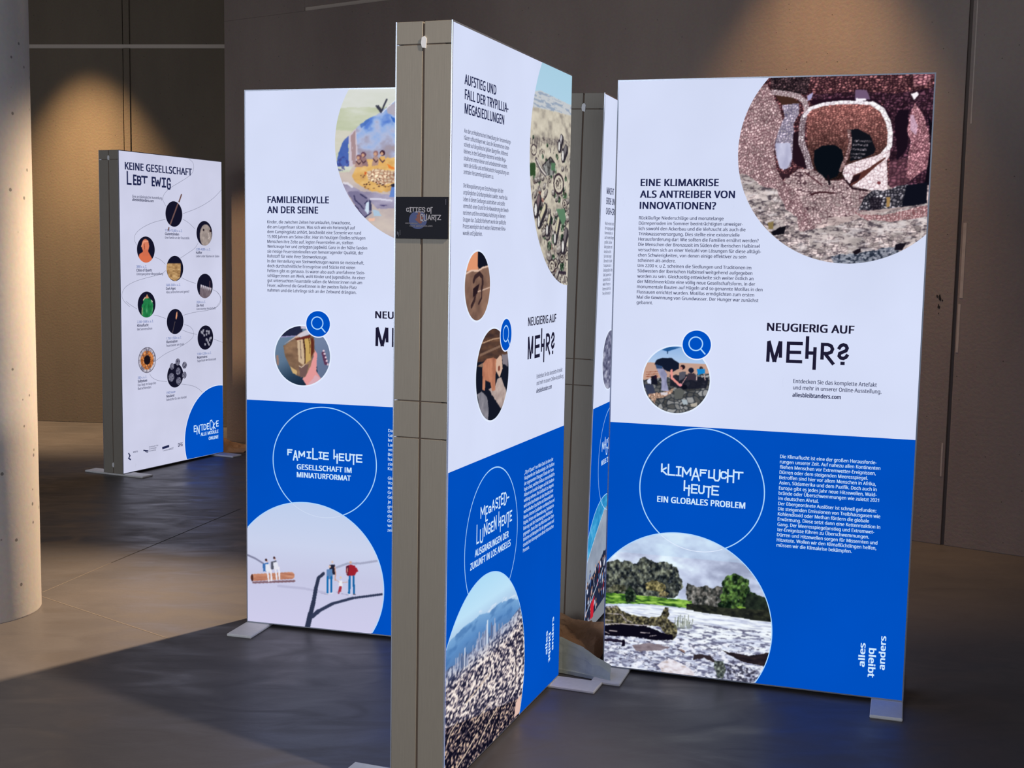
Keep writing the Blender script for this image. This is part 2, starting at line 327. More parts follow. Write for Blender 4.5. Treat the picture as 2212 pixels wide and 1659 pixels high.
def disc(name, cx, cy, r, mat, parent, layer, r0=0, clip=(4, 996, 4, 1996), n=128):
    bm = bmesh.new(); cl = lambda x, y: (min(max(x, clip[0]), clip[1]), min(max(y, clip[2]), clip[3]))
    if r0 == 0:
        pts = []; 
        for k in range(n*4):
            a = 6.2831853*k/(n*4); x = cx+r*math.cos(a); y = cy+r*math.sin(a)
            if clip[0] <= x <= clip[1] and clip[2] <= y <= clip[3]: pts.append((x, y))
        for c in ((clip[0], clip[2]), (clip[1], clip[2]), (clip[0], clip[3]), (clip[1], clip[3])):
            if math.hypot(c[0]-cx, c[1]-cy) < r: pts.append(c)
        mx = sum(p[0] for p in pts)/len(pts); my = sum(p[1] for p in pts)/len(pts); pts.sort(key=lambda p: -math.atan2(p[1]-my, p[0]-mx))
        bm.faces.new([bm.verts.new(P3(*p, layer)) for p in pts])
    else:
        for k in range(n):
            a, b = 6.2831853*k/n, 6.2831853*(k+1)/n
            q = [(cx+rr*math.cos(t), cy+rr*math.sin(t)) for rr, t in ((r0, a), (r, a), (r, b), (r0, b))]
            if all(clip[0] <= p[0] <= clip[1] and clip[2] <= p[1] <= clip[3] for p in q): bm.faces.new([bm.verts.new(P3(*p, layer)) for p in q])
    return link(name, bm_done(bm, name), mat, parent)
def ribbon(bm, pts, w, layer, conv=P3, cap=.5):
    n = len(pts); closed = math.hypot(pts[0][0]-pts[-1][0], pts[0][1]-pts[-1][1]) < 1e-6
    for i, ((x1, y1), (x2, y2)) in enumerate(zip(pts, pts[1:])):
        L = math.hypot(x2-x1, y2-y1)
        if L < 1e-6: continue
        ux, uy = (x2-x1)/L, (y2-y1)/L; nx, ny = -uy*w/2, ux*w/2
        def ext(k, other):      # square corners keep a square end, shallow bends none
            if k in (0, n-1) and not closed: return w*cap
            a = pts[k % (n-1) if closed else k]; p = pts[(k-1) % (n-1) if closed else k-1]; q = pts[(k+1) % (n-1) if closed else k+1]
            t = abs(math.atan2((a[0]-p[0])*(q[1]-a[1])-(a[1]-p[1])*(q[0]-a[0]), (a[0]-p[0])*(q[0]-a[0])+(a[1]-p[1])*(q[1]-a[1])))
            return w*.5 if 1.2 < t < 2.0 else w*.5*math.tan(min(t, 1.2)/2)*.9
        e0 = ext(i, 0); e1 = ext(i+1, 1)
        q = ((x1-ux*e0+nx, y1-uy*e0+ny), (x2+ux*e1+nx, y2+uy*e1+ny), (x2+ux*e1-nx, y2+uy*e1-ny), (x1-ux*e0-nx, y1-uy*e0-ny))
        bm.faces.new([bm.verts.new(conv(*p, layer+.02*(i % 3))) for p in q])
def curve(name, pts, w, mat, parent, layer, smooth=3):
    for _ in range(smooth):
        q = [pts[0]]
        for a, b in zip(pts, pts[1:]): q += [(a[0]*.75+b[0]*.25, a[1]*.75+b[1]*.25), (a[0]*.25+b[0]*.75, a[1]*.25+b[1]*.75)]
        pts = q+[pts[-1]]
    bm = bmesh.new(); ribbon(bm, pts, w, layer, cap=.1); return link(name, bm_done(bm, name), mat, parent)
# stroke glyphs in a unit box, Y down
G = {'A': [[(0,1),(.5,0),(1,1)],[(.22,.66),(.78,.66)]], 'B': [[(0,.5),(0,0),(.7,0),(.95,.12),(.95,.36),(.7,.48),(0,.48)],[(0,.48),(.8,.5),(1,.64),(1,.86),(.8,1),(0,1),(0,.4)]],
 'C': [[(1,.2),(.8,0),(.25,0),(0,.2),(0,.8),(.25,1),(.8,1),(1,.8)]], 'D': [[(0,0),(0,1),(.6,1),(1,.75),(1,.25),(.6,0),(0,0)]],
 'E': [[(1,0),(0,0),(0,1),(1,1)],[(0,.5),(.85,.5)]], 'F': [[(1,0),(0,0),(0,1)],[(0,.5),(.8,.5)]], 'f': [[(1,0),(.1,0),(.1,1)]],
 'G': [[(1,.2),(.8,0),(.25,0),(0,.2),(0,.8),(.25,1),(.8,1),(1,.85),(1,.55),(.55,.55)]], 'H': [[(0,0),(0,1)],[(1,0),(1,1)],[(0,.5),(1,.5)]],
 'h': [[(.1,0),(.1,.66)],[(.1,.5),(.95,.5)],[(.85,.32),(.85,1)]], 'I': [[(0,0),(1,0)],[(.5,0),(.5,1)],[(0,1),(1,1)]], 'i': [[(.5,0),(.5,1)]],
 'K': [[(0,0),(0,1)],[(1,.1),(0,.55),(1,1)]], 'k': [[(0,0),(0,.75)],[(.9,.35),(.05,.62),(1,1)]], 'L': [[(0,0),(0,1),(1,1)]], 'M': [[(0,1),(0,0),(.5,.7),(1,0),(1,.8)]],
 'N': [[(0,1),(0,0),(1,1),(1,0)]], 'O': [[(.25,0),(.75,0),(1,.25),(1,.75),(.75,1),(.25,1),(0,.75),(0,.25),(.25,0)]],
 'Q': [[(.25,0),(.75,0),(1,.2),(1,.7),(.75,.85),(.25,.85),(0,.7),(0,.2),(.25,0)],[(.55,.7),(1,1)]], 'q': [[(.9,.35),(.9,.1),(.6,0),(.1,0),(0,.15),(0,.8),(.2,.9),(.5,.85)],[(.5,.75),(1,1)]],
 'R': [[(0,1),(0,0),(.7,0),(1,.15),(1,.4),(.7,.55),(0,.55)],[(.5,.55),(1,1)]], 'S': [[(1,.15),(.8,0),(.2,0),(0,.18),(.1,.42),(.9,.56),(1,.82),(.8,1),(.2,1),(0,.85)]],
 'T': [[(0,0),(1,0)],[(.5,0),(.5,1)]], 't': [[(0,0),(1,0)],[(.7,0),(.7,1)]], 'U': [[(0,0),(0,.8),(.25,1),(.75,1),(1,.8),(1,0)]], 'J': [[(1,0),(1,.8),(.75,1),(.25,1),(0,.8),(0,.4)]],
 'V': [[(0,0),(.5,1),(1,0)]], 'W': [[(0,0),(.25,1),(.5,.3),(.75,1),(1,0)]], 'Z': [[(0,0),(1,0),(0,1),(1,1)]], '-': [[(0,.5),(1,.5)]], '?': [[(1,.22),(.9,.03),(.3,0),(.02,.15),(.05,.32),(.9,.44),(.95,.62),(.6,.75),(.45,.72),(.45,.8)],[(.4,.93),(.5,.97)]]}
def strokes(name, items, w, mat, parent, layer, conv=P3):
    for j, (ch, x0, x1, y0, y1) in enumerate(items):
        bm = bmesh.new()
        for k, pl in enumerate(G[ch]): ribbon(bm, [(x0+(x1-x0)*x, y0+(y1-y0)*y) for x, y in pl], w, layer+.05*k, conv)
        link('letter', bm_done(bm, 'letter'), mat, parent)
def bfont(f):      # sans serifs that ship inside Blender itself; the built-in one when they are missing
    try:
        import os
        return bpy.data.fonts.load(os.path.join(bpy.utils.system_resource('DATAFILES'), 'fonts', f))
    except Exception: return None
FONT1, FONT2 = bfont('NotoSansMath-Regular.woff2'), bfont('Inter.woff2')
def raw_text(s, font):
    cu = bpy.data.curves.new('t', 'FONT'); cu.body = s; cu.size = 20; cu.resolution_u = 3
    if font: cu.font = font
    o = bpy.data.objects.new('t', cu); COL.objects.link(o); dg = bpy.context.evaluated_depsgraph_get(); me = bpy.data.meshes.new_from_object(o.evaluated_get(dg))
    n = len(me.vertices); V = np.zeros(n*3); me.vertices.foreach_get('co', V); V = V.reshape(-1, 3)[:, :2]/20; fs = [tuple(p.vertices) for p in me.polygons]
    bpy.data.objects.remove(o); bpy.data.curves.remove(cu); bpy.data.meshes.remove(me); return V, fs
GL = {}; CAPH = float(np.ptp(raw_text('H', FONT1)[0][:, 1]))
UML = {'ä': 'a', 'ö': 'o', 'ü': 'u', 'Ä': 'A', 'Ö': 'O', 'Ü': 'U', 'É': 'E'}
def glyph(ch):
    if ch in GL: return GL[ch]
    if ch == ' ': g = (np.zeros((0, 2)), [], .185)
    elif ch == 'I': g = (np.array([(.06, 0), (.125, 0), (.125, CAPH), (.06, CAPH)]), [(0, 1, 2, 3)], .19)
    elif ch in UML:
        V, fs, ad = glyph(UML[ch]); V = V.copy(); fs = list(fs); top = V[:, 1].max()+.05; c = (V[:, 0].min()+V[:, 0].max())/2
        for dx in ((-.12, .045) if ch != 'É' else (-.03,)):
            k = len(V); sl = .08 if ch == 'É' else 0; V = np.concatenate([V, [(c+dx, top), (c+dx+.075, top), (c+dx+.075+sl, top+.08), (c+dx+sl, top+.08)]]); fs.append((k, k+1, k+2, k+3))
        g = (V, fs, ad)
    else:
        f = FONT1 if ord(ch) < 128 else FONT2
        V, fs = raw_text(ch, f); a, _ = raw_text('H'+ch+'H', f); b, _ = raw_text('HH', f); g = (V, fs, float(np.ptp(a[:, 0])-np.ptp(b[:, 0])))
    GL[ch] = g; return g
def text_arrays(s, bold):
    sh = [(0, 0)] if bold is False else [(-.012, 0), (.012, 0)] if bold is None else [(-.027, -.009), (.027, -.009), (.027, .009), (-.027, .009)] if bold is True else [(-.013, 0), (.013, 0)]
    VV, ff, x, off = [], [], 0, 0
    for ch in s:
        V, fs, ad = glyph(ch)
        for d in sh:
            if len(V): VV.append(V+np.array([x+d[0], d[1]])); ff += [tuple(i+off for i in f) for f in fs]; off += len(V)
        x += ad+(.012 if bold is True else 0)
    return (np.concatenate(VV), ff) if VV else (np.zeros((0, 2)), [])
def text(name, lines, mat, parent, layer, conv=P3, rot=None):
    if len(lines) > 1 and name != 'body_block':
        for L in lines: text(name, [L], mat, parent, layer, conv, rot)
        return
    """lines: (string, x, baseline y, width or None, cap height, bold, (align))"""
    AV, AF, off = [], [], 0
    for L in lines:
        s, x, y, w, cap, bold = L[:6]; al = L[6] if len(L) > 6 else 'l'
        V, fs = text_arrays(s, bold)
        if not len(V): continue
        k = cap/CAPH; x0, x1 = V[:, 0].min(), V[:, 0].max(); kx = w/(x1-x0) if w and w > 3 else k*(w or .92)
        X = (V[:, 0]-x0)*kx; tw = (x1-x0)*kx; X = X - (tw if al == 'r' else tw/2 if al == 'c' else 0)
        Yv = -V[:, 1]*k
        if rot: X, Yv = X*math.cos(rot)-Yv*math.sin(rot), X*math.sin(rot)+Yv*math.cos(rot)
        AV += [conv(x+a, y+b, layer) for a, b in zip(X, Yv)]; AF += [tuple(i+off for i in f) for f in fs]; off += len(V)
    me = bpy.data.meshes.new(name); me.from_pydata(AV, [], AF); me.update(); return link(name, me, mat, parent)
def para(name, rows, x, y0, dy, ref, cap, mat, parent, layer, bold=None):
    """ref = (row index, width in mm) fixes the letter width of the whole block"""
    V, _ = text_arrays(rows[ref[0]], bold); kx = ref[1]/(V[:, 0].max()-V[:, 0].min()); f = kx/(cap/CAPH)
    o = text('body_block', [(s, x, y0+i*dy, f, cap*.93, bold) for i, s in enumerate(rows) if s], mat, parent, layer); o.name = name; o['kind'] = 'stuff'; return o

# ------------------------------------------------------------------ the light boxes
T = .1546
CACHE = {}
def shared(key, make, name, mat, parent):
    if key not in CACHE: CACHE[key] = make()
    return link(name, CACHE[key], mat, parent)
def mbox(b, bevel=.001):
    def f():
        bm = bmesh.new(); bm_box(bm, *b); return bm_done(bm, 'profile', bevel, 1)
    return f
def light_box(n, label, white, blue=True, seams=True, tabs=((1.945, 1),)):
    x, y, a, l = BOX[n]; r = empty('light_box', (x, y, 0), (l, 0, a)); tag(r, label, 'light box', 'light boxes with backlit posters')
    zc = [Z0, .955, .9565, 1.0515, 1.053, 1.954, 1.9555, Z0+2] if seams else [Z0, 1.954, 1.9555, Z0+2]
    for side in (0, 1):
        X0, X1 = (0, .03) if side == 0 else (.97, 1.0)
        for (ya, yb) in ((0.002, T/2-.002), (T/2+.0035, T-.002)):
            for k in range(0, len(zc), 2):
                b = (X0, X1, ya, yb, zc[k]+(.0005 if k else 0), zc[k+1]-.0005)
                shared(('p', side, ya, k, seams), mbox(b), 'end_cap' if k == len(zc)-2 else 'side_profile', M_ALU, r)
        shared(('core', side), mbox((X0+.003, X1-.003, .02, T-.02, Z0+.004, Z0+1.994), 0), 'profile_core', M_CORE, r)
    for nm, za, zb in (('top_profile', Z0+1.97, Z0+1.9985), ('bottom_profile', Z0+.0015, Z0+.03)):
        shared((nm,), mbox((.0305, .9695, .002, T-.002, za, zb)), nm, M_ALU, r)
    def lips():
        bm = bmesh.new()
        for yy0, yy1 in ((-.0006, .0025), (T-.0025, T+.0006)):
            for b in ((0, .0045, yy0, yy1, Z0, Z0+2), (.9955, 1, yy0, yy1, Z0, Z0+2), (.0045, .9955, yy0, yy1, Z0+1.9955, Z0+2), (.0045, .9955, yy0, yy1, Z0, Z0+.0045)): bm_box(bm, *b)
        return bm_done(bm, 'lips')
    shared(('lips',), lips, 'edge_trim', M_LIP, r)
    for xa in (-.004, .9):
        shared(('plate', xa), mbox((xa, xa+.1, -.155, T+.155, 0, .0112), .003), 'base_plate', M_PLATE, r)
    for (z, s) in tabs:
        def tabm():
            bm = bmesh.new(); pts = [(0, 0), (.010, .002), (.013, .012), (.011, .026), (.004, .030), (-.002, .024), (-.001, .012)]
            f = [bm.verts.new((-.003, T/2-.006+p[0], z+p[1])) for p in pts]; g = [bm.verts.new((.004, T/2-.006+p[0], z+p[1])) for p in pts]
            bm.faces.new(f); bm.faces.new(g[::-1])
            for k in range(7): bm.faces.new((f[k], f[(k+1) % 7], g[(k+1) % 7], g[k]))
            return bm_done(bm, 'tab')
        link('locking_tab', tabm(), M_TAB, r)
    p = box('poster', .0045, .9955, -.0010, .004, Z0+.0045, Z0+1.9955, white, r)
    link('back_poster', mbox((.0045, .9955, T-.004, T+.0004, Z0+.0045, Z0+1.9955), 0)(), white, r)
    if blue:
        bm = bmesh.new(); bm.faces.new([bm.verts.new(P3(*q, 0)) for q in ((4.5, 1995.5), (995.5, 1995.5), (995.5, 1142), (4.5, 1142))]); link('blue_field', bm_done(bm, 'blue_field'), M_BLUE, p)
    return r, p
CL = (4.5, 995.5, 4.5, 1995.5)
def magnifier(p, cx, cy, r=47):
    disc('icon_rim', cx, cy, r+4, M_RIM, p, 4); disc('icon_disc', cx, cy, r, M_BLUE, p, 5)
    bm = bmesh.new(); ribbon(bm, [(cx-3+22.5*math.cos(t), cy-3+22.5*math.sin(t)) for t in np.linspace(0, 6.2832, 48)], 4, 6, cap=.1); ribbon(bm, [(cx+14, cy+14), (cx+28, cy+29)], 4.5, 6.1)
    link('magnifying_glass_icon', bm_done(bm, 'mag'), M_LIGHT, p)
def mehr(p, dx, dy, url=True):
    text('question_heading', [('NEUGIERIG AUF', 518+dx, 812+dy, 275, 25, True)], M_BLACK, p, 2)
    c = Crop('B', 1640, 690, 9.76); bm = bmesh.new()
    for k, a in enumerate((((183, 860), (203, 490)), ((215, 480), (312, 860), (330, 860), (440, 490)), ((455, 490), (448, 775)), ((890, 508), (620, 500), (602, 880), (875, 890)), ((610, 690), (855, 695)),
              ((1022, 385), (1005, 800)), ((1010, 705), (1170, 710)), ((1178, 615), (1158, 1030)), ((1325, 815), (1338, 525), (1450, 528), (1520, 560), (1548, 625), (1520, 690), (1440, 718), (1345, 715)), ((1420, 760), (1550, 925)),
              ((1690, 600), (1720, 555), (1775, 532), (1830, 552), (1855, 605), (1830, 660), (1760, 690), (1700, 715), (1685, 770), (1720, 812), (1775, 822), (1825, 800), (1850, 765)), ((1745, 925), (1770, 926)))):
        ribbon(bm, [(q[0]+dx, q[1]+dy) for q in c(*a)], 10.8, 2+.06*k, cap=.45)
    link('question_lettering', bm_done(bm, 'mehr'), M_BLACK, p)
    if url: text('online_text', [('Entdecken Sie das komplette Artefakt', 609+dx, 979+dy, 261, 13, None), ('und mehr in unserer Online-Ausstellung.', 609+dx, 1000+dy, 276, 13, None), ('allesbleibtanders.com', 608+dx, 1024+dy, 153, 13, True)], M_NAVY, p, 2)
def logo(p, dx=0, dy=0):
    text('logo_lettering', [('alles', 874+dx, 1898+dy, 80, 19, True), ('anders', 937+dx, 1901+dy, 113, 19, True)], M_PALE, p, 2, rot=-math.pi/2)
    text('logo_lettering', [('bleibt', 886+dx, 1832+dy, 98, 21, True)], M_PALE, p, 2, rot=math.pi/2)

# ---- B : climate crisis, right
rB, pB = light_box('B', 'right-hand light box about a Klimakrise, with a well ruin and a river picture', M_WHITE)
text('heading', [('EINE KLIMAKRISE', 86, 347, 259, 23, True), ('ALS ANTREIBER VON', 85, 385, 314, 23, True), ('INNOVATIONEN?', 85, 422, 254, 23, True)], M_NAVY, pB, 1)
para('body_text', ['Rückläufige Niederschläge und monatelange', 'Dürreperioden im Sommer beeinträchtigten unweiger-', 'lich sowohl den Ackerbau und die Viehzucht als auch die', 'Trinkwasserversorgung. Dies stellte eine existenzielle', 'Herausforderung dar: Wie sollten die Familien ernährt werden?', 'Die Menschen der Bronzezeit im Süden der Iberischen Halbinsel', 'versuchten sich an einer Vielzahl von Lösungen für diese alltägli-', 'chen Schwierigkeiten, von denen einige effektiver zu sein', 'scheinen als andere.', 'Um 2200 v. u Z. scheinen die Siedlungen und Traditionen im', 'Südwesten der Iberischen Halbinsel weitgehend aufgegeben', 'worden zu sein. Gleichzeitig entwickelte sich weiter östlich an', 'der Mittelmeerküste eine völlig neue Gesellschaftsform, in der', 'monumentale Bauten auf Hügeln und so genannte Motillas in den', 'Flussauen errichtet wurden. Motillas ermöglichten zum ersten', 'Mal die Gewinnung von Grundwasser. Der Hunger war zunächst', 'gebannt.'], 84, 457, 17.55, (6, 436), 11.5, M_NAVY, pB, 1)
mehr(pB, 0, 0)
ring = lambda p, cx, cy, r=209, layer=.3: disc('outline_ring', cx, cy, r+1.8, M_LIGHT, p, layer, r-1.8, CL)
disc('picture_rim', 226, 987, 117, M_RIM, pB, 2); magnifier(pB, 291, 867)
ring(pB, 322, 1355)
c = Crop('B', 1290, 900, 2.44)
def boxes(c, L): 
    out = []
    for ch, x0, x1, y0, y1 in L:
        (a, b), (e, f) = c((x0, y0), (x1, y1)); out.append((ch, min(a, e), max(a, e), b, f))
    return out
strokes('lower_lettering', boxes(c, [('k', 342, 365, 250, 303), ('L', 377, 408, 252, 308), ('I', 420, 440, 264, 310), ('M', 452, 492, 268, 318), ('A', 502, 538, 272, 336), ('F', 546, 575, 280, 312), ('L', 590, 610, 286, 322), ('U', 618, 645, 280, 338), ('C', 655, 680, 290, 325), ('H', 690, 718, 280, 346), ('T', 728, 766, 292, 328),
    ('h', 458, 488, 338, 415), ('E', 500, 526, 358, 402), ('U', 538, 562, 364, 404), ('t', 568, 596, 368, 424), ('E', 608, 638, 366, 412)]), 5.2, M_PALE, pB, 2)
text('lower_heading', [('EIN GLOBALES PROBLEM', 174, 1405, 296, 20, True)], M_PALE, pB, 2)
para('lower_text', ['Die Klimaflucht ist eine der großen Herausforde-', 'rungen unserer Zeit. Auf nahezu allen Kontinenten', 'fliehen Menschen vor Extremwetter-Ereignissen,', 'Dürren oder dem steigenden Meeresspiegel.', 'Betroffen sind hier vor allem Menschen in Afrika,', 'Asien, Südamerika und dem Pazifik. Doch auch in', 'Europa gibt es jedes Jahr neue Hitzewellen, Wald-', 'brände oder Überschwemmungen wie zuletzt 2021', 'im deutschen Ahrtal.', 'Der übergeordnete Auslöser ist schnell gefunden:', 'Die steigenden Emissionen von Treibhausgasen wie', 'Kohlendioxid oder Methan fördern die globale', 'Erwärmung. Diese setzt dann eine Kettenreaktion in', 'Gang. Der Meeresspiegelanstieg und Extremwet-', 'ter-Ereignisse führen zu Überschwemmungen.', 'Dürren und Hitzewellen sorgen für Missernten und', 'Hitzetote. Wollen wir den Klimaflüchtlingen helfen,', 'müssen wir die Klimakrise bekämpfen.'], 577, 1228, 17.4, (1, 340), 12, M_PALE, pB, 1, 'm')
logo(pB)

def pic_well():
    P = Pic(755, 239, 351, 1.7, 1.7, CL); c = Crop('B', 1320, 140, 3.0722); X, Y = P.X, P.Y
    P.stones(P.full, (10,), .7, (168, 112, 112), (30, 12, 22), 3, .75, .55)
    m0 = Y > 330; P.cracks(m0, 26, 12, (196, 176, 174), (90, 70, 76), 4)
    m = P.mask(c((1060, 60), (1330, 60), (1300, 200), (1060, 180))) ; P.stones(m, (8,), .7, (110, 84, 86), (14, 8, 16), 4, .7, .6)
    m = P.mask(c((1320, 200), (1600, 180), (1900, 190), (2150, 150), (2150, 800), (1870, 800), (1800, 250), (1340, 250))); P.stones(m, (10,), .8, (92, 58, 72), (26, 12, 24), 5, .6, .5)
    P.put(P.wob(c((1310, 235), (1620, 215), (1760, 230), (1860, 330), (1840, 420), (1780, 280), (1600, 240), (1340, 270)), 4, 20), (34, 16, 30))
    # shaded hollow right
    P.put(P.wob(c((1900, 300), (1980, 300), (1960, 560), (1900, 640), (1880, 420)), 6, 20), (24, 14, 26))
    m = P.wob(c((1850, 640), (1960, 620), (1975, 780), (1880, 830), (1835, 800)), 4, 20); P.stones(m, (14,), .8, (112, 72, 84), (60, 34, 46), 8, .5, .3)
    # left slope
    m = P.wob(c((1035, 130), (1100, 250), (1135, 340), (1145, 400), (1100, 470), (1080, 560), (1095, 680), (1140, 770), (1260, 830), (1360, 1100), (1160, 1110), (820, 760), (820, 400), (960, 150)), 3, 25)
    P.stones(m, (7,), 1.3, (216, 190, 190), (96, 64, 72), 11, .6, .28, rot=-.45)
    sh = P.n(60, 60, 5); P.C[m] *= (0.86+.3*sh[m])[:, None]
    # niche with dark brown
    P.put(P.wob(c((1080, 188), (1180, 200), (1255, 250), (1230, 265), (1130, 262), (1110, 230)), 2, 15), (66, 42, 34))
    m = P.wob(c((1135, 265), (1250, 255), (1245, 330), (1210, 400), (1215, 440), (1205, 600), (1190, 680), (1140, 700), (1095, 620), (1085, 540), (1110, 440), (1150, 350)), 3, 20)
    P.stones(m, (8,), 1, (204, 192, 204), (92, 84, 112), 13, .5, .25)
    m = P.wob(c((1090, 520), (1190, 520), (1200, 620), (1170, 690), (1120, 690), (1100, 620)), 3, 20); P.ramp(m, P.n(18, 40, 2), [(0, (160, 160, 190)), (1, (215, 215, 238))])
    # dark gap left of ring
    P.put(P.wob(c((1210, 455), (1245, 440), (1300, 640), (1300, 690), (1235, 670), (1205, 630)), 2, 15), (34, 18, 28))
    # outer wall, left limb
    m = P.seg(c((1080, 183), (1180, 195), (1245, 210), (1285, 245), (1300, 300), (1270, 380), (1262, 480), (1280, 560), (1310, 640), (1325, 690)), 17); P.stones(m, (7,), .8, (240, 226, 228), (110, 84, 92), 15, .6, .2)
    # inner chamber
    m = P.mask(c((1300, 300), (1420, 262), (1640, 255), (1760, 275), (1830, 370), (1850, 480), (1830, 570), (1700, 660), (1520, 760), (1430, 770), (1340, 680), (1300, 520)))
    P.stones(m, (8.5,), .6, (214, 146, 136), (84, 44, 46), 17, .6, .35)
    d = np.clip((Y-(mm('B', [(1500, 200)])[0][1]))/330, 0, 1); v = np.clip(1.22-.85*np.clip((Y-90)/230, 0, 1)-.25*P.n(50, 50, 9), .22, 1.1); P.C[m] *= v[m][:, None]
    (hx, hy), (h2x, h2y) = c((1442, 640), (1545, 540))
    P.put(P.wob(c((1345, 640), (1350, 570), (1400, 535), (1480, 530), (1530, 560), (1545, 620), (1530, 690), (1500, 740), (1440, 760), (1380, 730)), 2, 18), (8, 14, 22))
    P.put(P.wob(c((1565, 430), (1640, 425), (1720, 470), (1755, 560), (1740, 590), (1650, 630), (1585, 640), (1590, 540)), 2, 18), (16, 18, 26))
    for k, (x0, x1, y) in enumerate(((1605, 1700, 530), (1600, 1690, 560), (1598, 1680, 590), (1596, 1660, 612), (1620, 1720, 505))):
        m = P.seg(c((x0, y), (x1, y+4)), 6); P.stones(m, (8,), .8, (130, 122, 130), (16, 16, 24), 31+k, .5, .4)
    m = P.seg(c((1580, 440), (1588, 500), (1585, 540), (1565, 610), (1540, 660), (1525, 700)), 11); P.stones(m, (16,), .35, (222, 190, 186), (70, 40, 44), 19, .7, .35)
    # ring wall
    RW = c((1318, 690), (1300, 600), (1262, 520), (1268, 400), (1282, 340), (1325, 290), (1410, 262), (1520, 250), (1640, 250), (1735, 258), (1800, 300), (1840, 380), (1853, 450), (1848, 540), (1800, 600))
    m = P.seg(RW[:5], 18); P.stones(m, (7,), .8, (240, 226, 232), (70, 50, 60), 21, .6, .25)
    m = P.seg(RW[4:10], 11); P.stones(m, (13,), 1, (252, 246, 252), (176, 160, 172), 22, .2, .04)
    m = P.seg(RW[9:], 15); P.stones(m, (14,), .8, (254, 250, 254), (160, 140, 150), 23, .18, .04)
    m = P.wob(c((1535, 720), (1550, 670), (1640, 640), (1760, 600), (1850, 560), (1850, 600), (1830, 640), (1838, 850), (1760, 840), (1620, 810), (1560, 780)), 2, 18); P.stones(m, (11,), .9, (252, 236, 240), (150, 118, 128), 24, .2, .06)
    P.put(P.wob(c((1582, 795), (1610, 735), (1700, 690), (1822, 612), (1822, 622), (1740, 690), (1660, 760), (1600, 805)), 1.5, 12), (88, 48, 44)); P.put(P.wob(c((1582, 795), (1610, 740), (1660, 720), (1640, 765)), 1.5, 12), (38, 20, 26))
    P.put(P.ell(c((1778, 785))[0], 6, 5), (120, 60, 66))
    # right wall
    m = P.wob(c((2015, 250), (2060, 320), (2105, 420), (2118, 540), (2095, 690), (1985, 770), (1958, 740), (1970, 600), (1990, 520), (1965, 440), (1985, 330)), 3, 20)
    P.stones(m, (6,), 1.6, (216, 160, 168), (84, 44, 56), 27, .5, .3, rot=.5); P.put(P.wob(c((1985, 330), (2010, 330), (2035, 400), (2020, 470), (1985, 430)), 3, 15), (226, 196, 224), .6)
    P.put(P.mask(c((2100, 330), (2150, 420), (2150, 800), (2080, 790), (2112, 600), (2120, 480))), (14, 10, 20))
    P.put(P.wob(c((1990, 195), (2030, 180), (2045, 195), (2010, 235)), 2, 8), (250, 244, 250))
    # bright top right corner, pale block above ring
    m = P.wob(c((2000, 60), (2150, 60), (2090, 130), (2010, 150)), 3, 12); P.stones(m, (16,), .5, (216, 150, 158), (54, 20, 34), 29, .4, .3)
    P.put(P.wob(c((1622, 165), (1695, 170), (1720, 230), (1618, 232)), 2, 10), (112, 88, 118)); P.put(P.wob(c((1625, 222), (1690, 225), (1690, 240), (1625, 240)), 1, 8), (250, 244, 252)); P.put(P.wob(c((1300, 205), (1340, 185), (1330, 230), (1305, 240)), 2, 8), (170, 164, 204))
    # lower middle bank
    m = P.wob(c((1150, 760), (1250, 690), (1330, 690), (1400, 730), (1440, 790), (1540, 760), (1620, 820), (1840, 850), (1700, 970), (1560, 1010), (1440, 1010), (1360, 1080), (1240, 860)), 3, 20); P.stones(m, (10,), .8, (206, 184, 184), (104, 76, 82), 33, .35, .2); P.C[m] *= (.8+.4*P.n(50, 30, 34)[m])[:, None]; q = m & (np.abs(P.n(40, 22, 36, 3)-.5) < .018); P.put(q, (74, 50, 58))
    for L, w, col in (((1330, 860), (1380, 845), (1480, 850)), 5, (60, 30, 36)), (((1285, 715), (1350, 760), (1400, 800)), 4, (80, 48, 54)), (((1560, 770), (1600, 820), (1700, 835)), 6, (44, 24, 32)), (((1440, 740), (1450, 790)), 8, (26, 18, 26)), (((1130, 730), (1175, 740)), 12, (50, 30, 38)):
        P.put(P.seg(c(*L), w), col)
    m = P.wob(c((1640, 965), (1680, 880), (1730, 835), (1860, 830), (1900, 800), (2100, 785), (2095, 925), (1900, 945), (1740, 965)), 3, 20); P.stones(m, (10,), .9, (214, 206, 214), (12, 12, 22), 35, .9, .5)
    P.put(P.mask(c((1960, 800), (2100, 780), (2095, 925), (1930, 940))), (14, 16, 28)); P.put(P.mask(c((1715, 880), (1800, 880), (1790, 960), (1720, 965))), (22, 16, 26), .7); P.put(P.mask(c((1828, 880), (1852, 878), (1848, 940), (1826, 948))), (166, 132, 84))
    # rubble foreground
    m = P.wob(c((820, 720), (900, 730), (1000, 800), (1100, 830), (1160, 960), (1240, 1010), (1250, 1110), (1500, 1060), (1800, 980), (2110, 920), (2110, 1400), (900, 1400)), 4, 25)
    P.cracks(m, 30, 11, (192, 180, 178), (84, 70, 78), 37, .04, .1, .3); q = m & (P.n(60, 40, 38, 2) > .5); P.stones(q, (13,), .6, (190, 176, 174), (92, 76, 84), 39, .22, .25); nn = P.n(26, 9, 41, 5); P.C[m] *= (.78+.45*nn[m])[:, None]
    P.soft(m, P.n(15, 6, 43, 5), .56, .70, (54, 46, 56), .8); P.soft(m, P.n(22, 8, 44, 4), .58, .72, (226, 218, 220), .6)
    P.put(P.wob(c((1060, 1110), (1120, 1080), (1165, 1070), (1150, 1120), (1080, 1135)), 2, 12), (16, 14, 22)); P.put(P.wob(c((1040, 1050), (1080, 1040), (1075, 1090), (1045, 1090)), 2, 12), (134, 116, 76))
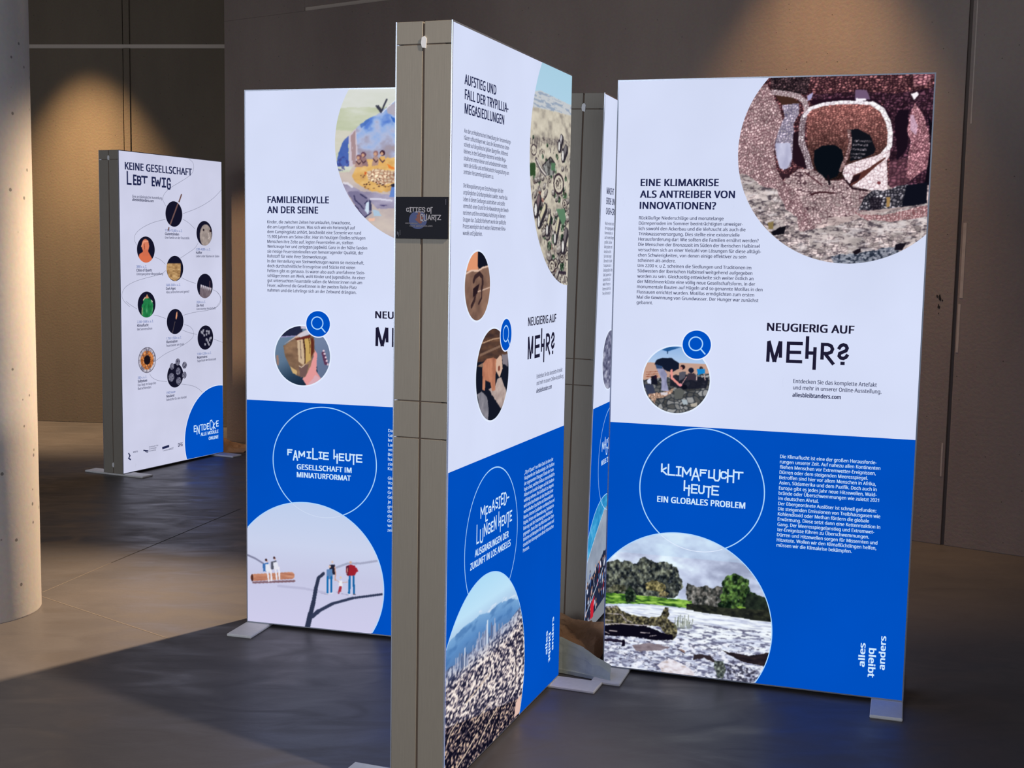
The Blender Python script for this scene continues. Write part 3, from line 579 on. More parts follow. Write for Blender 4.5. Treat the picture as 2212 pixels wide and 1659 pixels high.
    m = P.wob(c((1450, 1270), (1700, 1240), (1950, 1190), (1900, 1260), (1700, 1330), (1480, 1320)), 5, 20); P.put(m, (96, 120, 148), .45); P.put(m & (P.n(8, 5, 47) > .58), (20, 28, 44), .8)
    P.put(P.wob(c((1890, 1190), (1960, 1180), (1930, 1230), (1880, 1230)), 2, 12), (22, 18, 28)); P.put(P.wob(c((1600, 1240), (1660, 1215), (1660, 1245), (1620, 1260)), 2, 10), (24, 18, 26))
    m = P.wob(c((1560, 950), (1650, 990), (1800, 1000), (2100, 930), (2100, 1010), (1880, 1040), (1700, 1030)), 3, 20); P.stones(m, (9,), .6, (206, 178, 178), (110, 60, 66), 51, .5, .3)
    P.build('picture', pB, 1)
pic_well()

def pic_river():
    P = Pic(256, 1824, 316, 1.8, 1.8, CL); c = Crop('B', 1300, 1140, 9.76); d = Crop('B', 1490, 1150, 9.216); e = Crop('B', 1300, 1300, 9.76); f = Crop('B', 1490, 1310, 9.216)
    cl = P.n(110, 60, 3, 5)*.65+P.n(40, 26, 5, 4)*.35; P.ramp(P.full, (cl-.3)*2.4, [(0, (152, 160, 188)), (.45, (196, 206, 232)), (.8, (226, 242, 255)), (1, (236, 250, 255))])
    m = P.Y < 1590; P.put(m & P.full, (186, 212, 240), .5)
    def trees(pts, s1, c0, c1, amp, seed):
        m = P.wob(pts, amp, 14, seed); v = P.n(s1, s1*1.3, seed, 5); P.ramp(m, (v-.3)*2.4, [(0, c0), (.5, tuple((a+b)//2 for a, b in zip(c0, c1))), (1, c1)])
        P.C[m] *= np.clip(1.25-.75*vnoise(P.X[m]/5.5, P.Y[m]/6.5, seed+3), .4, 1.25)[:, None]; P.soft(m, P.n(5, 6, seed+8, 2), .72, .84, (206, 208, 214), .35)
    trees(c((-60, 760), (180, 690), (500, 700), (760, 740), (830, 620), (1000, 650), (1120, 720), (1400, 740), (1560, 820), (1640, 980), (1720, 1240), (1500, 1500), (-60, 1400)), 10, (22, 28, 36), (140, 146, 128), 9, 61)
    trees(d((-60, 1020), (150, 1080), (300, 1060), (450, 1100), (560, 1050), (660, 1100), (700, 1700), (-60, 1600)), 9, (40, 44, 44), (150, 146, 140), 7, 63)
    trees(d((650, 1000), (720, 880), (900, 810), (1060, 870), (1180, 960), (1210, 1180), (1500, 1290), (1700, 1400), (1700, 1800), (500, 1700), (640, 1200)), 9, (14, 30, 20), (110, 150, 74), 6, 67)
    m = P.wob(d((1150, 1200), (1500, 1280), (1800, 1400), (1800, 1800), (1000, 1800)), 6, 14, 5); P.ramp(m, P.n(12, 12, 4), [(0, (8, 12, 16)), (1, (56, 70, 52))])
    trees(c((930, 1160), (1080, 1100), (1320, 1180), (1360, 1300), (1250, 1360), (950, 1300)), 8, (70, 66, 44), (176, 164, 112), 5, 69)
    trees(c((130, 1280), (300, 1190), (480, 1200), (540, 1330), (140, 1350)), 8, (50, 54, 44), (132, 132, 106), 4, 71)
    # meadow
    m = P.wob(c((-80, 1370), (200, 1365), (1000, 1440), (1900, 1540), (1900, 1700), (900, 1600), (-80, 1600)), 2, 20); P.ramp(m, (P.n(22, 5, 73, 4)-.3)*2.3, [(0, (30, 62, 30)), (.45, (92, 142, 50)), (1, (164, 206, 92))])
    trees(c((480, 1370), (600, 1210), (720, 1400), (700, 1560), (530, 1570)), 7, (14, 26, 24), (72, 92, 66), 4, 75)
    trees(c((1200, 1380), (1320, 1330), (1440, 1390), (1360, 1450), (1230, 1440)), 7, (90, 84, 60), (186, 168, 120), 3, 77)
    m = P.wob(d((-60, 1420), (300, 1440), (700, 1500), (1700, 1560), (1700, 1860), (900, 1700), (300, 1650), (-60, 1560)), 3, 16); P.ramp(m, P.n(12, 8, 79), [(0, (8, 10, 16)), (1, (66, 70, 52))])
    P.put(P.wob(d((930, 1465), (1100, 1480), (1120, 1510), (960, 1500)), 1.5, 8), (130, 168, 66))
    # river
    m = P.wob(e((-80, 120), (500, 90), (1000, 60), (1400, 110), (1950, 180), (1950, 1900), (-80, 1900)), 2, 30); m |= P.wob(f((-40, 70), (300, 130), (900, 210), (1350, 280), (1800, 330), (1800, 1800), (-60, 1800)), 2, 30)
    Yt = P.Y; v = P.n(38, 7, 81, 5); P.ramp(m, .25+v*1.1-np.clip((Yt-1830)/420, 0, .35), [(0, (92, 94, 122)), (.35, (160, 164, 190)), (.6, (216, 224, 244)), (.85, (244, 250, 255))])
    mm_ = m & (Yt > 1815); P.soft(mm_, P.n(16, 5, 83, 5), .52, .66, (74, 74, 104), .8); P.soft(m, P.n(44, 3.2, 84, 4), .56, .72, (150, 156, 186), .55)
    mm_ = m & (Yt > 1870); P.soft(mm_, P.n(13, 7, 85, 5), .52, .64, (244, 246, 255), .85); P.soft(mm_, P.n(9, 5, 86, 4), .60, .72, (58, 56, 80), .7)
    m = P.wob(e((640, 920), (1000, 860), (1450, 960), (1200, 1020), (720, 1040)), 3, 12); P.ramp(m, P.n(16, 6, 87), [(0, (104, 92, 100)), (1, (160, 148, 156))])
    # log bank left
    trees(e((-80, 100), (300, 80), (420, 180), (800, 300), (1200, 330), (1350, 120), (1420, 140), (1390, 360), (1560, 480), (1600, 620), (1500, 800), (1200, 520), (-80, 460)), 6, (40, 38, 34), (150, 142, 104), 6, 91)
    P.put(P.wob(e((-80, 490), (500, 470), (1000, 520), (1250, 640), (1500, 700), (1490, 810), (1100, 800), (700, 740), (-80, 700)), 3, 20), (12, 10, 24))
    for L, w in ((((60, 470), (300, 455), (700, 480), (1000, 500)), 3.4), (((120, 240), (400, 260), (520, 380), (640, 430)), 2.4), (((60, 380), (240, 390)), 2.6), (((820, 645), (1010, 655)), 2.8), (((60, 620), (160, 670)), 2.6), (((160, 600), (320, 620)), 2.6), (((430, 230), (460, 330), (520, 430)), 2), (((100, 120), (300, 110), (180, 60)), 2.4), (((1010, 720), (1150, 705)), 2.2)):
        P.put(P.seg(e(*L), w), (178, 168, 172))
    P.put(P.wob(e((-80, 780), (200, 770), (420, 800), (440, 850), (-80, 820)), 2, 12), (30, 24, 44)); P.put(P.wob(e((430, 800), (490, 800), (500, 920), (420, 940)), 2, 8), (14, 10, 28))
    for k in range(16):
        x = 1530+k*24; P.put(P.seg(e((x, 560), (x+random.Random(k).uniform(-10, 30), 330+random.Random(k+9).uniform(-80, 80))), 1.7), (96, 104, 84))
    P.put(P.ell(e((1700, 1030))[0], 10, 4, .35), (150, 120, 112)); P.put(P.seg(e((1610, 1000), (1760, 1090)), 2.5), (50, 44, 56))
    m = P.wob(f((650, 880), (900, 930), (1200, 970), (1500, 930), (1620, 930), (1560, 1200), (1400, 1180), (1100, 1110), (900, 1030)), 3, 16); P.ramp(m, P.n(20, 5, 93), [(0, (14, 12, 22)), (1, (60, 48, 50))])
    P.put(P.wob(f((90, 960), (250, 950), (420, 990), (500, 1060), (560, 1120), (470, 1110), (300, 1020), (60, 1060)), 3, 10), (48, 40, 46))
    trees(f((480, 1060), (660, 1080), (720, 1250), (660, 1440), (560, 1440), (500, 1260)), 5, (46, 54, 56), (150, 160, 150), 5, 95)
    m = P.wob(f((700, 1150), (1100, 1180), (1350, 1300), (1250, 1560), (760, 1500)), 6, 10); P.soft(m, P.n(7, 6, 97), .48, .60, (50, 50, 68), .9)
    m = P.wob(e((1180, 1320), (1420, 1180), (1800, 1350), (1952, 1500), (1952, 1640), (1300, 1560)), 4, 14); P.ramp(m, P.n(14, 8, 99), [(0, (170, 150, 140)), (.5, (226, 220, 230)), (1, (248, 250, 255))])
    P.build('picture', pB, 1)
    # pale continuation of the ring line across the sky
    bm = bmesh.new(); pts = [(322+209*math.cos(t), 1355+209*math.sin(t)) for t in np.linspace(.62, 2.3, 60)]; ribbon(bm, [q for q in pts if math.hypot(q[0]-256, q[1]-1824) < 314], 2, 3.2, cap=.1); link('outline_ring_faint', bm_done(bm, 'faint'), M_RIM, pB)
pic_river()
disc('picture_rim', 256, 1824, 319, M_LIGHT, pB, .5, 0, CL)

def pic_dig():
    P = Pic(226, 987, 112, 1.6, 1.6); c = Crop('B', 1380, 700, 8.294)
    P.ramp(P.full, (P.Y-870)/110, [(0, (140, 178, 226)), (1, (206, 220, 240))])
    P.put(P.wob(c((60, 700), (200, 680), (330, 700), (860, 700), (1300, 720), (1300, 900), (60, 1000)), 1, 8), (196, 158, 140))
    P.put(P.mask(c((410, 460), (560, 405), (770, 410), (520, 490))), (34, 88, 150)); P.put(P.seg(c((518, 480), (518, 525)), 2.5), (30, 60, 100))
    for y in (860, 900, 940): P.put(P.seg(c((130, y), (340, y-10)), 2), (140, 74, 56))
    m = P.wob(c((60, 1000), (500, 950), (900, 900), (1300, 880), (1300, 1650), (60, 1650)), 2, 8); P.stones(m, (17,), .8, (112, 112, 112), (34, 40, 50), 5, .3, .5)
    P.put(P.wob(c((560, 900), (1250, 960), (1220, 1150), (820, 1170), (560, 1100)), 3, 8), (24, 26, 40), .85)
    m = P.wob(c((180, 1240), (420, 1220), (560, 1180), (640, 1130), (600, 1230), (440, 1320), (320, 1330), (290, 1420), (180, 1300)), 2, 8); P.stones(m, (10,), .7, (214, 182, 158), (120, 84, 72), 9, .4, .2)
    P.put(P.mask(c((100, 1080), (260, 1090), (300, 1240), (150, 1250))), (56, 62, 84)); P.put(P.mask(c((150, 1010), (210, 960), (240, 1080), (160, 1060))), (214, 220, 240)); P.put(P.wob(c((220, 940), (320, 910), (340, 1080), (230, 1080)), 1, 5), (20, 22, 36))
    P.put(P.wob(c((280, 720), (320, 640), (420, 605), (590, 605), (720, 700), (720, 800), (600, 860), (520, 850), (440, 800), (420, 750)), .8, 8), (18, 26, 46))
    P.put(P.mask(c((295, 720), (420, 750), (430, 800), (320, 790))), (50, 76, 118))
    m = P.mask(c((320, 790), (450, 800), (510, 900), (500, 1030), (540, 1200), (400, 1190), (410, 1000), (370, 900))); P.ramp(m, P.n(10, 22, 5), [(0, (110, 112, 146)), (1, (196, 196, 226))]); P.put(P.wob(c((390, 1220), (520, 1220), (520, 1270), (400, 1270)), 1, 5), (214, 206, 212))
    P.put(P.seg(c((590, 830), (590, 960), (730, 1090)), 8), (232, 150, 142)); P.put(P.ell(c((745, 1090))[0], 6, 5), (240, 150, 160)); P.put(P.seg(c((770, 1080), (860, 940)), 2.5), (200, 150, 150))
    for (x, y, r, k) in ((790, 770, 8, (30, 20, 30)), (760, 790, 5, (196, 130, 116)), (940, 830, 9, (26, 30, 50)), (1120, 790, 6, (64, 46, 44)), (300, 950, 5, (40, 20, 40)), (820, 1130, 9, (14, 16, 28))): P.put(P.ell(c((x, y))[0], r, r), k)
    P.put(P.wob(c((730, 860), (850, 850), (830, 960), (720, 1020)), 1, 5), (84, 84, 96)); P.put(P.wob(c((1040, 800), (1180, 800), (1190, 880), (1060, 910)), 1, 5), (24, 132, 206)); P.put(P.seg(c((1035, 880), (1035, 1000)), 3), (220, 190, 186)); P.put(P.seg(c((1170, 890), (1190, 1000)), 3), (220, 190, 186))
    P.put(P.wob(c((890, 880), (1000, 880), (1030, 1000), (870, 1000)), 1, 5), (60, 50, 62)); P.put(P.wob(c((640, 1170), (740, 1140), (820, 1200), (780, 1340), (640, 1340)), 2, 8), (92, 94, 92))
    m = P.wob(c((760, 1350), (860, 1350), (880, 1440), (800, 1440)), 2, 6); P.put(m, (170, 182, 190)); P.put(P.wob(c((930, 1430), (1050, 1400), (1040, 1480), (940, 1480)), 2, 6), (180, 172, 160))
    P.build('picture', pB, 3)
pic_dig()

# ---- A : settlements, centre
rA, pA = light_box('A', 'front light box of the centre group, seen edge on, about Megasiedlungen', M_WHITE)
text('heading', [('AUFSTIEG UND', 79, 147, 230, 25, True), ('FALL DER TRYPILLIA-', 82, 184, 325, 25, True), ('MEGASIEDLUNGEN', 82, 220, 293, 25, True)], M_NAVY, pA, 1)
para('body_text', ['Aus der architektonischen Entwicklung der Versammlungs-', 'häuser schlussfolgern wir, dass die ökonomischen Unter-', 'schiede auf die politische Sphäre übergriffen. Während', 'kleinere, in den Siedlungen dezentral verteilte Mega-', 'strukturen immer kleiner und unbedeutender wurden,', 'nahm die Größe und architektonische Ausgestaltung von', 'zentralen Versammlungshäusern zu.', '', 'Die Monopolisierung von Entscheidungen lief den', 'ursprünglichen Gründungsidealen zuwider, machte das', 'Leben in diesen Siedlungen unattraktiver und stellte', 'vermutlich einen Grund für die Abwanderung der Bewoh-', 'ner:innen und ihre schrittweise Aufteilung in kleinere', 'Gruppen dar. Zusätzlich befeuert wurde der politische', 'Prozess womöglich durch weitere Faktoren wie Klima-', 'wandel und Epidemien.'], 81, 269, 17.4, (0, 378), 12, M_NAVY, pA, 1)
mehr(pA, 90, -20)
disc('picture_rim', 189, 664, 97, M_RIM, pA, 1.5); disc('picture_rim', 314, 913, 133, M_RIM, pA, 2); magnifier(pA, 413, 807, 45)
ring(pA, 337, 1392, 211)
c = Crop('A', 940, 960, 2.3719)
def spread(chars, x0, x1, y0, y1, gap, seed, amp=.22, wide={}):
    rn = random.Random(seed); ws = [wide.get(ch, .45 if ch in 'Ii' else 1.0) if ch != ' ' else .7 for ch in chars]; tot = sum(ws)+gap*(len(chars)-1); u = (x1-x0)/tot; x = x0; out = []
    for ch, w in zip(chars, ws):
        if ch != ' ': h = y1-y0; out.append((ch, x, x+w*u, y0-h*rn.uniform(0, amp), y1+h*rn.choice((0, 0, amp*1.6)) ))
        x += (w+gap)*u
    return out
strokes('lower_lettering', [('M', 240, 268, 1277, 1306), ('E', 278, 292, 1283, 1322), ('G', 300, 318, 1288, 1303), ('A', 326, 348, 1274, 1303), ('S', 356, 374, 1274, 1300), ('I', 382, 394, 1274, 1305), ('E', 402, 418, 1268, 1298), ('D', 426, 444, 1270, 1304), ('-', 452, 466, 1280, 1296),
    ('L', 212, 228, 1322, 1372), ('U', 238, 258, 1340, 1376), ('N', 268, 288, 1330, 1362), ('G', 297, 315, 1336, 1362), ('E', 324, 338, 1336, 1362), ('N', 347, 363, 1325, 1362), ('h', 382, 400, 1318, 1376), ('E', 410, 424, 1336, 1362), ('U', 432, 446, 1338, 1360), ('t', 452, 468, 1334, 1376), ('E', 478, 494, 1334, 1362)], 5, M_PALE, pA, 2)
text('lower_heading', [('AUSGRABUNGEN DER', 199, 1408, 270, 19, True), ('ZUKUNFT IN LOS ANGELES', 166, 1438, 322, 19, True)], M_PALE, pA, 2)
para('lower_text', ['„City of Quartz“ von Mike Davis ist eines der', 'Hauptwerke der Stadtsoziologie. Die Tradition', 'der sogenannten Chicagoer Schule der Sozio-', 'logie schaut, welchen Einfluss unterschiedliche', 'Akteure und soziale Gruppen auf die Stadtent-', 'wicklung nehmen. Die Großstadt Los Angeles', 'wird darin beschrieben als das Resultat einer', 'wechselhaften Geschichte mit ökonomischen', 'Booms, internen Zuständen von Menschen und', 'Kapital, Krisen und Abwanderung, Deindustria-', 'lisierung und der Entstehung von Wohlstand', 'gegangen. Davis über das Wachstum der Ghet-', 'toisierten als Metapher für die gewonnene und', 'chaotischen Konsequenzen dieser historischen', 'Prozesse.'], 603, 1243, 17.3, (3, 322), 12, M_PALE, pA, 1, 'm')
logo(pA, -10, -14)
def pic_settle():
    P = Pic(1002, 270, 407, 3.4, 1.7, CL); c = Crop('A', 1130, 120, 6.383); d = Crop('A', 1130, 360, 6.142)
    P.ramp(P.full, P.Y/180, [(0, (168, 206, 226)), (1, (176, 210, 232))])
    m = P.mask(c((100, 500), (230, 480), (660, 690), (700, 900), (60, 900))); P.put(m, (196, 200, 204)); P.put(m & (P.n(40, 5, 3) > .55), (132, 150, 176), .7)
    m = P.wob(c((40, 690), (300, 740), (660, 830), (760, 900)) + [(1100, 900), (300, 900)], 3, 14); P.ramp(m, P.n(34, 18, 5, 5), [(.2, (146, 138, 130)), (.5, (196, 188, 172)), (.9, (222, 214, 196))])
    rn = random.Random(8)
    def hut(x, y, a, b, rot, colr):
        P.put(P.ell((x+b*.35, y+b*.3), a*1.12, b*1.15, rot), (54, 48, 54)); P.put(P.ell((x, y), a, b, rot), colr); P.put(P.ell((x-a*.1, y-b*.2), a*.7, b*.35, rot), (226, 222, 214), .6)
    for k in range(170):      # bushes, huts, figures, hatching lines
        x = rn.uniform(600, 1000); y = 215+rn.random()**.8*440; s = .45+(y-215)/420
        if math.hypot(x-1002, y-270) > 400: continue
        q = rn.random()
        if q < .38: m = P.ell((x, y), 16*s, 12*s); v = P.n(8, 8, k); P.put(m, (64, 92, 62)); P.put(m & (v > .55), (28, 44, 36)); P.put(m & (v < .4), (150, 168, 150))
        elif q < .7: hut(x, y, 20*s, 10*s, rn.uniform(-.8, .2), (140, 132, 128))
        elif q < .85:
            P.put(P.ell((x, y), 20*s, 13*s), (56, 46, 52)); P.put(P.ell((x, y), 16*s, 10*s), (200, 192, 176)); P.put(P.ell((x, y), 12*s, 7*s) & (P.n(5, 5, k) > .5), (60, 50, 50))
        else:
            for j in range(4): P.put(P.seg([(x+j*7*s, y), (x+j*7*s+2, y+10*s)], 3.5), (60, 46, 50) if k % 3 else (130, 72, 62))
    for k in range(240):     # pen strokes
        x = rn.uniform(600, 1000); y = rn.uniform(225, 670); sl = .5+(y-215)/500; t = rn.uniform(.9, 2.4); L = rn.uniform(5, 20)*sl
        P.put(P.seg([(x, y), (x+L*math.cos(t), y+L*math.sin(t))], rn.uniform(3, 6)), rn.choice([(52, 44, 52), (74, 66, 72), (96, 84, 84), (120, 112, 108), (228, 222, 210)]), .85)
    for k in range(26):      # palisade
        x = 600+k*16; y = 222-(k-10)*1.1+abs(k-9)*.5; P.put(P.seg([(x, y), (x+4, y+16)], 4), (70, 60, 68))
    def long(pts, w, col=(206, 198, 170)):
        P.put(P.seg([(a+9, b+6) for a, b in pts], w*1.25), (46, 42, 50)); P.put(P.seg(pts, w), (80, 76, 80)); P.put(P.seg(pts, w*.7), col)
        x, y = pts[-1]; P.put(P.ell((x, y), w*.62, w*.9), (50, 44, 52)); P.put(P.ell((x, y), w*.38, w*.62), (228, 226, 222))
    long(d((280, 530), (200, 730)), 26); long(d((340, 660), (310, 840)), 24); long(d((460, 700), (415, 950)), 26); long(d((200, 420), (160, 570)), 30, (120, 100, 104)); long(c((520, 1130), (490, 1250)), 24, (190, 186, 190)); long(c((580, 1280), (540, 1380)), 26, (120, 116, 120)); long(d((560, 860), (520, 1060)), 30, (120, 112, 116))
    pts = c((260, 1520), (370, 1400), (440, 1500), (420, 1650), (300, 1659)); P.put(P.mask(pts), (150, 150, 148)); P.put(P.mask(pts) & (P.n(6, 20, 9) > .52), (60, 60, 60)); P.put(P.seg(c((170, 1430), (230, 1560), (300, 1640)), 16), (92, 84, 88)); P.put(P.seg(c((180, 1440), (240, 1560), (300, 1640)), 6), (220, 214, 206)); P.put(P.seg(c((260, 1520), (370, 1400), (440, 1500)), 5), (52, 46, 52))
    for q, r1 in ((c((140, 1300))[0], 17), (d((465, 230))[0], 34), (d((545, 495))[0], 15), (d((375, 1320))[0], 22)):
        P.put(P.ell(q, r1*1.6, r1), (58, 46, 54)); P.put(P.ell(q, r1*1.3, r1*.78), (206, 198, 182)); P.put(P.ell(q, r1*.9, r1*.55) & (P.n(6, 6, 3) > .52), (66, 56, 58))
    P.put(P.wob(d((430, 560), (540, 560), (560, 700), (520, 780), (480, 700)), 3, 8), (92, 128, 100)); P.put(P.wob(c((90, 1480), (160, 1480), (160, 1659), (80, 1659)), 4, 8), (50, 76, 46)); P.put(P.wob(c((380, 1480), (440, 1480), (430, 1590), (380, 1580)), 3, 8), (84, 120, 90))
    pts = d((450, 1400), (570, 1410), (570, 1560), (430, 1500)); P.put(P.mask(pts), (196, 190, 178)); P.put(P.seg(d((440, 1500), (470, 1400), (560, 1415)), 10), (50, 42, 56)); P.put(P.mask(pts) & (P.n(7, 7, 12) > .56), (80, 70, 72))
    P.build('picture', pA, 1)
pic_settle()
def pic_city():
    P = Pic(284, 1832, 352, 3.2, 1.7, CL); hor = 1672
    P.ramp(P.full, (P.Y-1480)/110, [(0, (176, 220, 246)), (.7, (190, 226, 248)), (1, (178, 208, 236))])
    X, Y = P.X, P.Y; r1 = 1606-30*fbm(X/80, X*0, 4, 4)+np.clip(X-300, 0, 400)*.08; m = Y > r1; P.ramp(m, (Y-r1)/110, [(0, (122, 168, 214)), (.4, (92, 140, 196)), (1, (84, 112, 158))])
    P.soft((Y > r1-12) & (Y < r1+2) & (X > 240), P.n(40, 5, 9), .45, .6, (222, 232, 246), .7)
    P.soft(m & (Y < r1+70), P.n(50, 14, 7), .48, .7, (66, 112, 170), .6)
    c0 = 1664+10*P.n(30, 30, 5)-np.clip(X-480, 0, 200)*.18; m = Y > c0; v = P.n(12, 6, 21, 5); v2 = P.n(70, 30, 23, 3)
    k = .54+(v-.5)*3.4+(v2-.5)*.8; dk = np.clip((Y-(1775+(X-16)*.2))/70, 0, 1); k = k-.38*dk
    P.ramp(m, k, [(0, (32, 32, 54)), (.3, (88, 84, 106)), (.55, (158, 146, 152)), (.8, (224, 206, 198)), (1, (252, 242, 234))])
    hz = np.clip(1-(Y-c0)/60, 0, 1)[m][:, None]*.55; P.C[m] = P.C[m]*(1-hz)+P.col((104, 132, 182))*hz
    m3 = m & (dk > .75); P.ramp(m3, (P.n(9, 5, 31, 3)-.42)*3.6, [(0, (12, 12, 28)), (.45, (48, 42, 58)), (.75, (122, 104, 110)), (1, (230, 198, 170))])
    for q, w in ((((221, 1889), (268, 1880), (315, 1871)), 5), (((20, 1868), (46, 1850), (90, 1838)), 5), (((150, 1806), (173, 1801), (259, 1792), (330, 1780)), 4), (((60, 1975), (160, 1950), (240, 1925)), 6), (((250, 1960), (330, 1925), (400, 1905)), 6)): P.put(P.seg(q, w), (206, 184, 164))
    rn = random.Random(5)
    for k in range(54):
        g = rn.choice((0, 0, 1, 2)); x = rn.gauss((325, 235, 120)[g], (38, 30, 26)[g]); h = rn.uniform(.5, 1)*(56, 34, 42)[g]; y = (1686, 1682, 1696)[g]+rn.uniform(-8, 6); w = rn.uniform(6, 12)
        P.put((abs(X-x) < w/2) & (Y < y) & (Y > y-h), rn.choice([(84, 104, 146), (126, 140, 176), (150, 160, 190), (100, 112, 146), (64, 84, 124)])); P.put((abs(X-x+w*.25) < w/5) & (Y < y) & (Y > y-h), (206, 214, 232), .6)
    P.put((abs(X-308) < 5) & (Y > 1615) & (Y < 1684), (206, 222, 240)); P.put((abs(X-137) < 4.5) & (Y > 1646) & (Y < 1696), (222, 228, 242))
    P.put(P.seg([(560, 1740), (556, 1880)], 6), (44, 38, 50)); P.put(P.wob([(560, 1945), (620, 1935), (600, 1990), (550, 1990)], 3, 10), (226, 190, 176))
    P.build('picture', pA, 1)
pic_city()
disc('picture_rim', 284, 1832, 355, M_LIGHT, pA, .5, 0, CL)
def pic_sherd():
    P = Pic(189, 664, 92, 2.4, 1.4); c = Crop('A', 990, 530, 4.254)
    P.ramp(P.full, P.n(40, 30, 3), [(0, (96, 72, 64)), (.6, (138, 106, 90)), (1, (160, 124, 104))])
    P.put(P.mask(c((40, 240), (170, 225), (172, 40), (80, 40), (40, 120))), (222, 150, 112)); P.put(P.mask(c((172, 40), (300, 40), (290, 190), (185, 215), (170, 200))), (18, 20, 34))
    P.put(P.seg(c((60, 260), (110, 232), (175, 232), (215, 205), (270, 190)), 5), (222, 190, 170)); P.put(P.seg(c((130, 470), (170, 425), (215, 410), (282, 385)), 3), (214, 184, 166))
    for L, w in ((((132, 330), (145, 290), (185, 258), (212, 290), (215, 350), (205, 400)), 13), (((150, 440), (140, 500), (112, 560)), 12), (((206, 420), (205, 480), (178, 535)), 8)): P.put(P.seg(c(*L), w), (58, 40, 42))
    P.put(P.mask(c((125, 400), (185, 350), (165, 440), (125, 480))), (40, 26, 32)); P.build('picture', pA, 3)
    P = Pic(314, 913, 128, 2.4, 1.4)
    P.ramp(P.full, P.n(70, 12, 3, rot=.1), [(0, (44, 34, 40)), (.6, (96, 68, 54)), (1, (134, 98, 76))])
    P.put(P.mask(c((120, 1080), (460, 1040), (470, 1640), (120, 1640))), (20, 24, 38)); P.put(P.seg(c((210, 900), (300, 865), (370, 850)), 3), (196, 160, 130)); P.put(P.seg(c((190, 1010), (300, 960), (380, 925)), 7), (130, 102, 86))
    P.put(P.wob(c((390, 1000), (450, 1000), (445, 1110), (400, 1090)), 3, 10), (130, 122, 130)); m = P.wob(c((165, 1370), (205, 1340), (255, 1390), (270, 1500), (262, 1640), (200, 1600)), 3, 12); P.ramp(m, P.n(20, 20, 5), [(0, (92, 92, 104)), (1, (160, 156, 164))])
    m = P.wob(c((270, 1320), (330, 1300), (350, 1230), (385, 1215), (430, 1330), (435, 1400), (385, 1500), (330, 1420)), 3, 10); P.ramp(m, P.n(16, 16, 6), [(0, (150, 130, 126)), (1, (206, 188, 180))])
    m = P.mask(c((212, 1090), (250, 1045), (310, 1030), (345, 1045), (335, 1150), (330, 1330), (300, 1340), (285, 1260), (240, 1240), (235, 1335), (212, 1325))); P.ramp(m, P.n(20, 26, 7), [(0, (150, 92, 72)), (1, (214, 148, 116))]); P.put(P.mask(c((340, 1050), (375, 1008), (390, 1020), (398, 1130), (370, 1215), (335, 1150))), (212, 178, 156)); P.put(P.ell(c((365, 1130))[0], 9, 8), (130, 74, 60)); P.put(P.mask(c((165, 1110), (215, 1080), (220, 1120))), (140, 112, 96))
    P.build('picture', pA, 3)
pic_sherd()

# ---- C : family, left
rC, pC = light_box('C', 'light box left of the centre group about a Familienidylle, with toy figures on a log', M_WHITE)
text('heading', [('FAMILIENIDYLLE', 92, 409, 244, 24, True), ('AN DER SEINE', 91, 446, 203, 24, True)], M_NAVY, pC, 1)
para('body_text', ['Kinder, die zwischen Zelten herumlaufen, Erwachsene,', 'die am Lagerfeuer sitzen. Was sich wie ein Ferienidyll auf', 'dem Campingplatz anhört, beschreibt eine Szenerie vor rund', '15.900 Jahren am Seine-Ufer. Hier im heutigen Étiolles schlugen', 'Menschen ihre Zelte auf, legten Feuerstellen an, stellten', 'Werkzeuge her und zerlegten Jagdwild. Ganz in der Nähe fanden', 'sie riesige Feuersteinknollen von hervorragender Qualität, der', 'Rohstoff für viele ihrer Steinwerkzeuge.', 'In der Herstellung von Steinwerkzeugen waren sie meisterhaft,', 'doch durchschnittliche Erzeugnisse und Stücke mit vielen', 'Fehlern gibt es genauso. Es waren also auch unerfahrene Stein-', 'schläger:innen am Werk, wohl Kinder und Jugendliche. An einer', 'gut untersuchten Feuerstelle saßen die Meister:innen nah am', 'Feuer, während die Gesell:innen in der zweiten Reihe Platz', 'nahmen und die Lehrlinge sich an der Zeltwand drängten.'], 91, 484, 17.9, (5, 424), 12, M_NAVY, pC, 1)
mehr(pC, 0, 8, False)
disc('picture_rim', 232, 968, 115, M_RIM, pC, 2); magnifier(pC, 295, 848)
ring(pC, 319, 1363, 207)
c = Crop('C', 520, 640, 3.949)
strokes('lower_lettering', boxes(c, [('F', 405, 438, 1308, 1352), ('A', 452, 486, 1316, 1396), ('M', 500, 545, 1322, 1375), ('I', 570, 598, 1328, 1380), ('L', 618, 656, 1300, 1388), ('I', 672, 694, 1330, 1382), ('E', 710, 748, 1334, 1390), ('h', 795, 830, 1312, 1422), ('E', 845, 880, 1345, 1400), ('U', 900, 935, 1345, 1402), ('t', 940, 975, 1350, 1432), ('E', 992, 1034, 1352, 1414)]), 5.4, M_PALE, pC, 2)
text('lower_heading', [('GESELLSCHAFT IM', 209, 1394, 220, 19, True), ('MINIATURFORMAT', 209, 1424, 217, 19, True)], M_PALE, pC, 2)
para('lower_text', ['Das Thema Familie', 'Geburt an. Kinder', 'lernen im', 'Laufe der Zeit', 'verschiedene', 'Beziehungen', 'harmonisch', 'zial. Eine', 'Kurzzeit', '', 'Gleiche', 'Vorstellung', 'westliche', 'Großfamilie', 'Gesellschaft', 'je nach', 'große', 'der Familie', 'denen', 'Gerade', 'work-', 'zeigen'], 571, 1234, 17.6, (4, 100), 12, M_PALE, pC, 1, 'm')
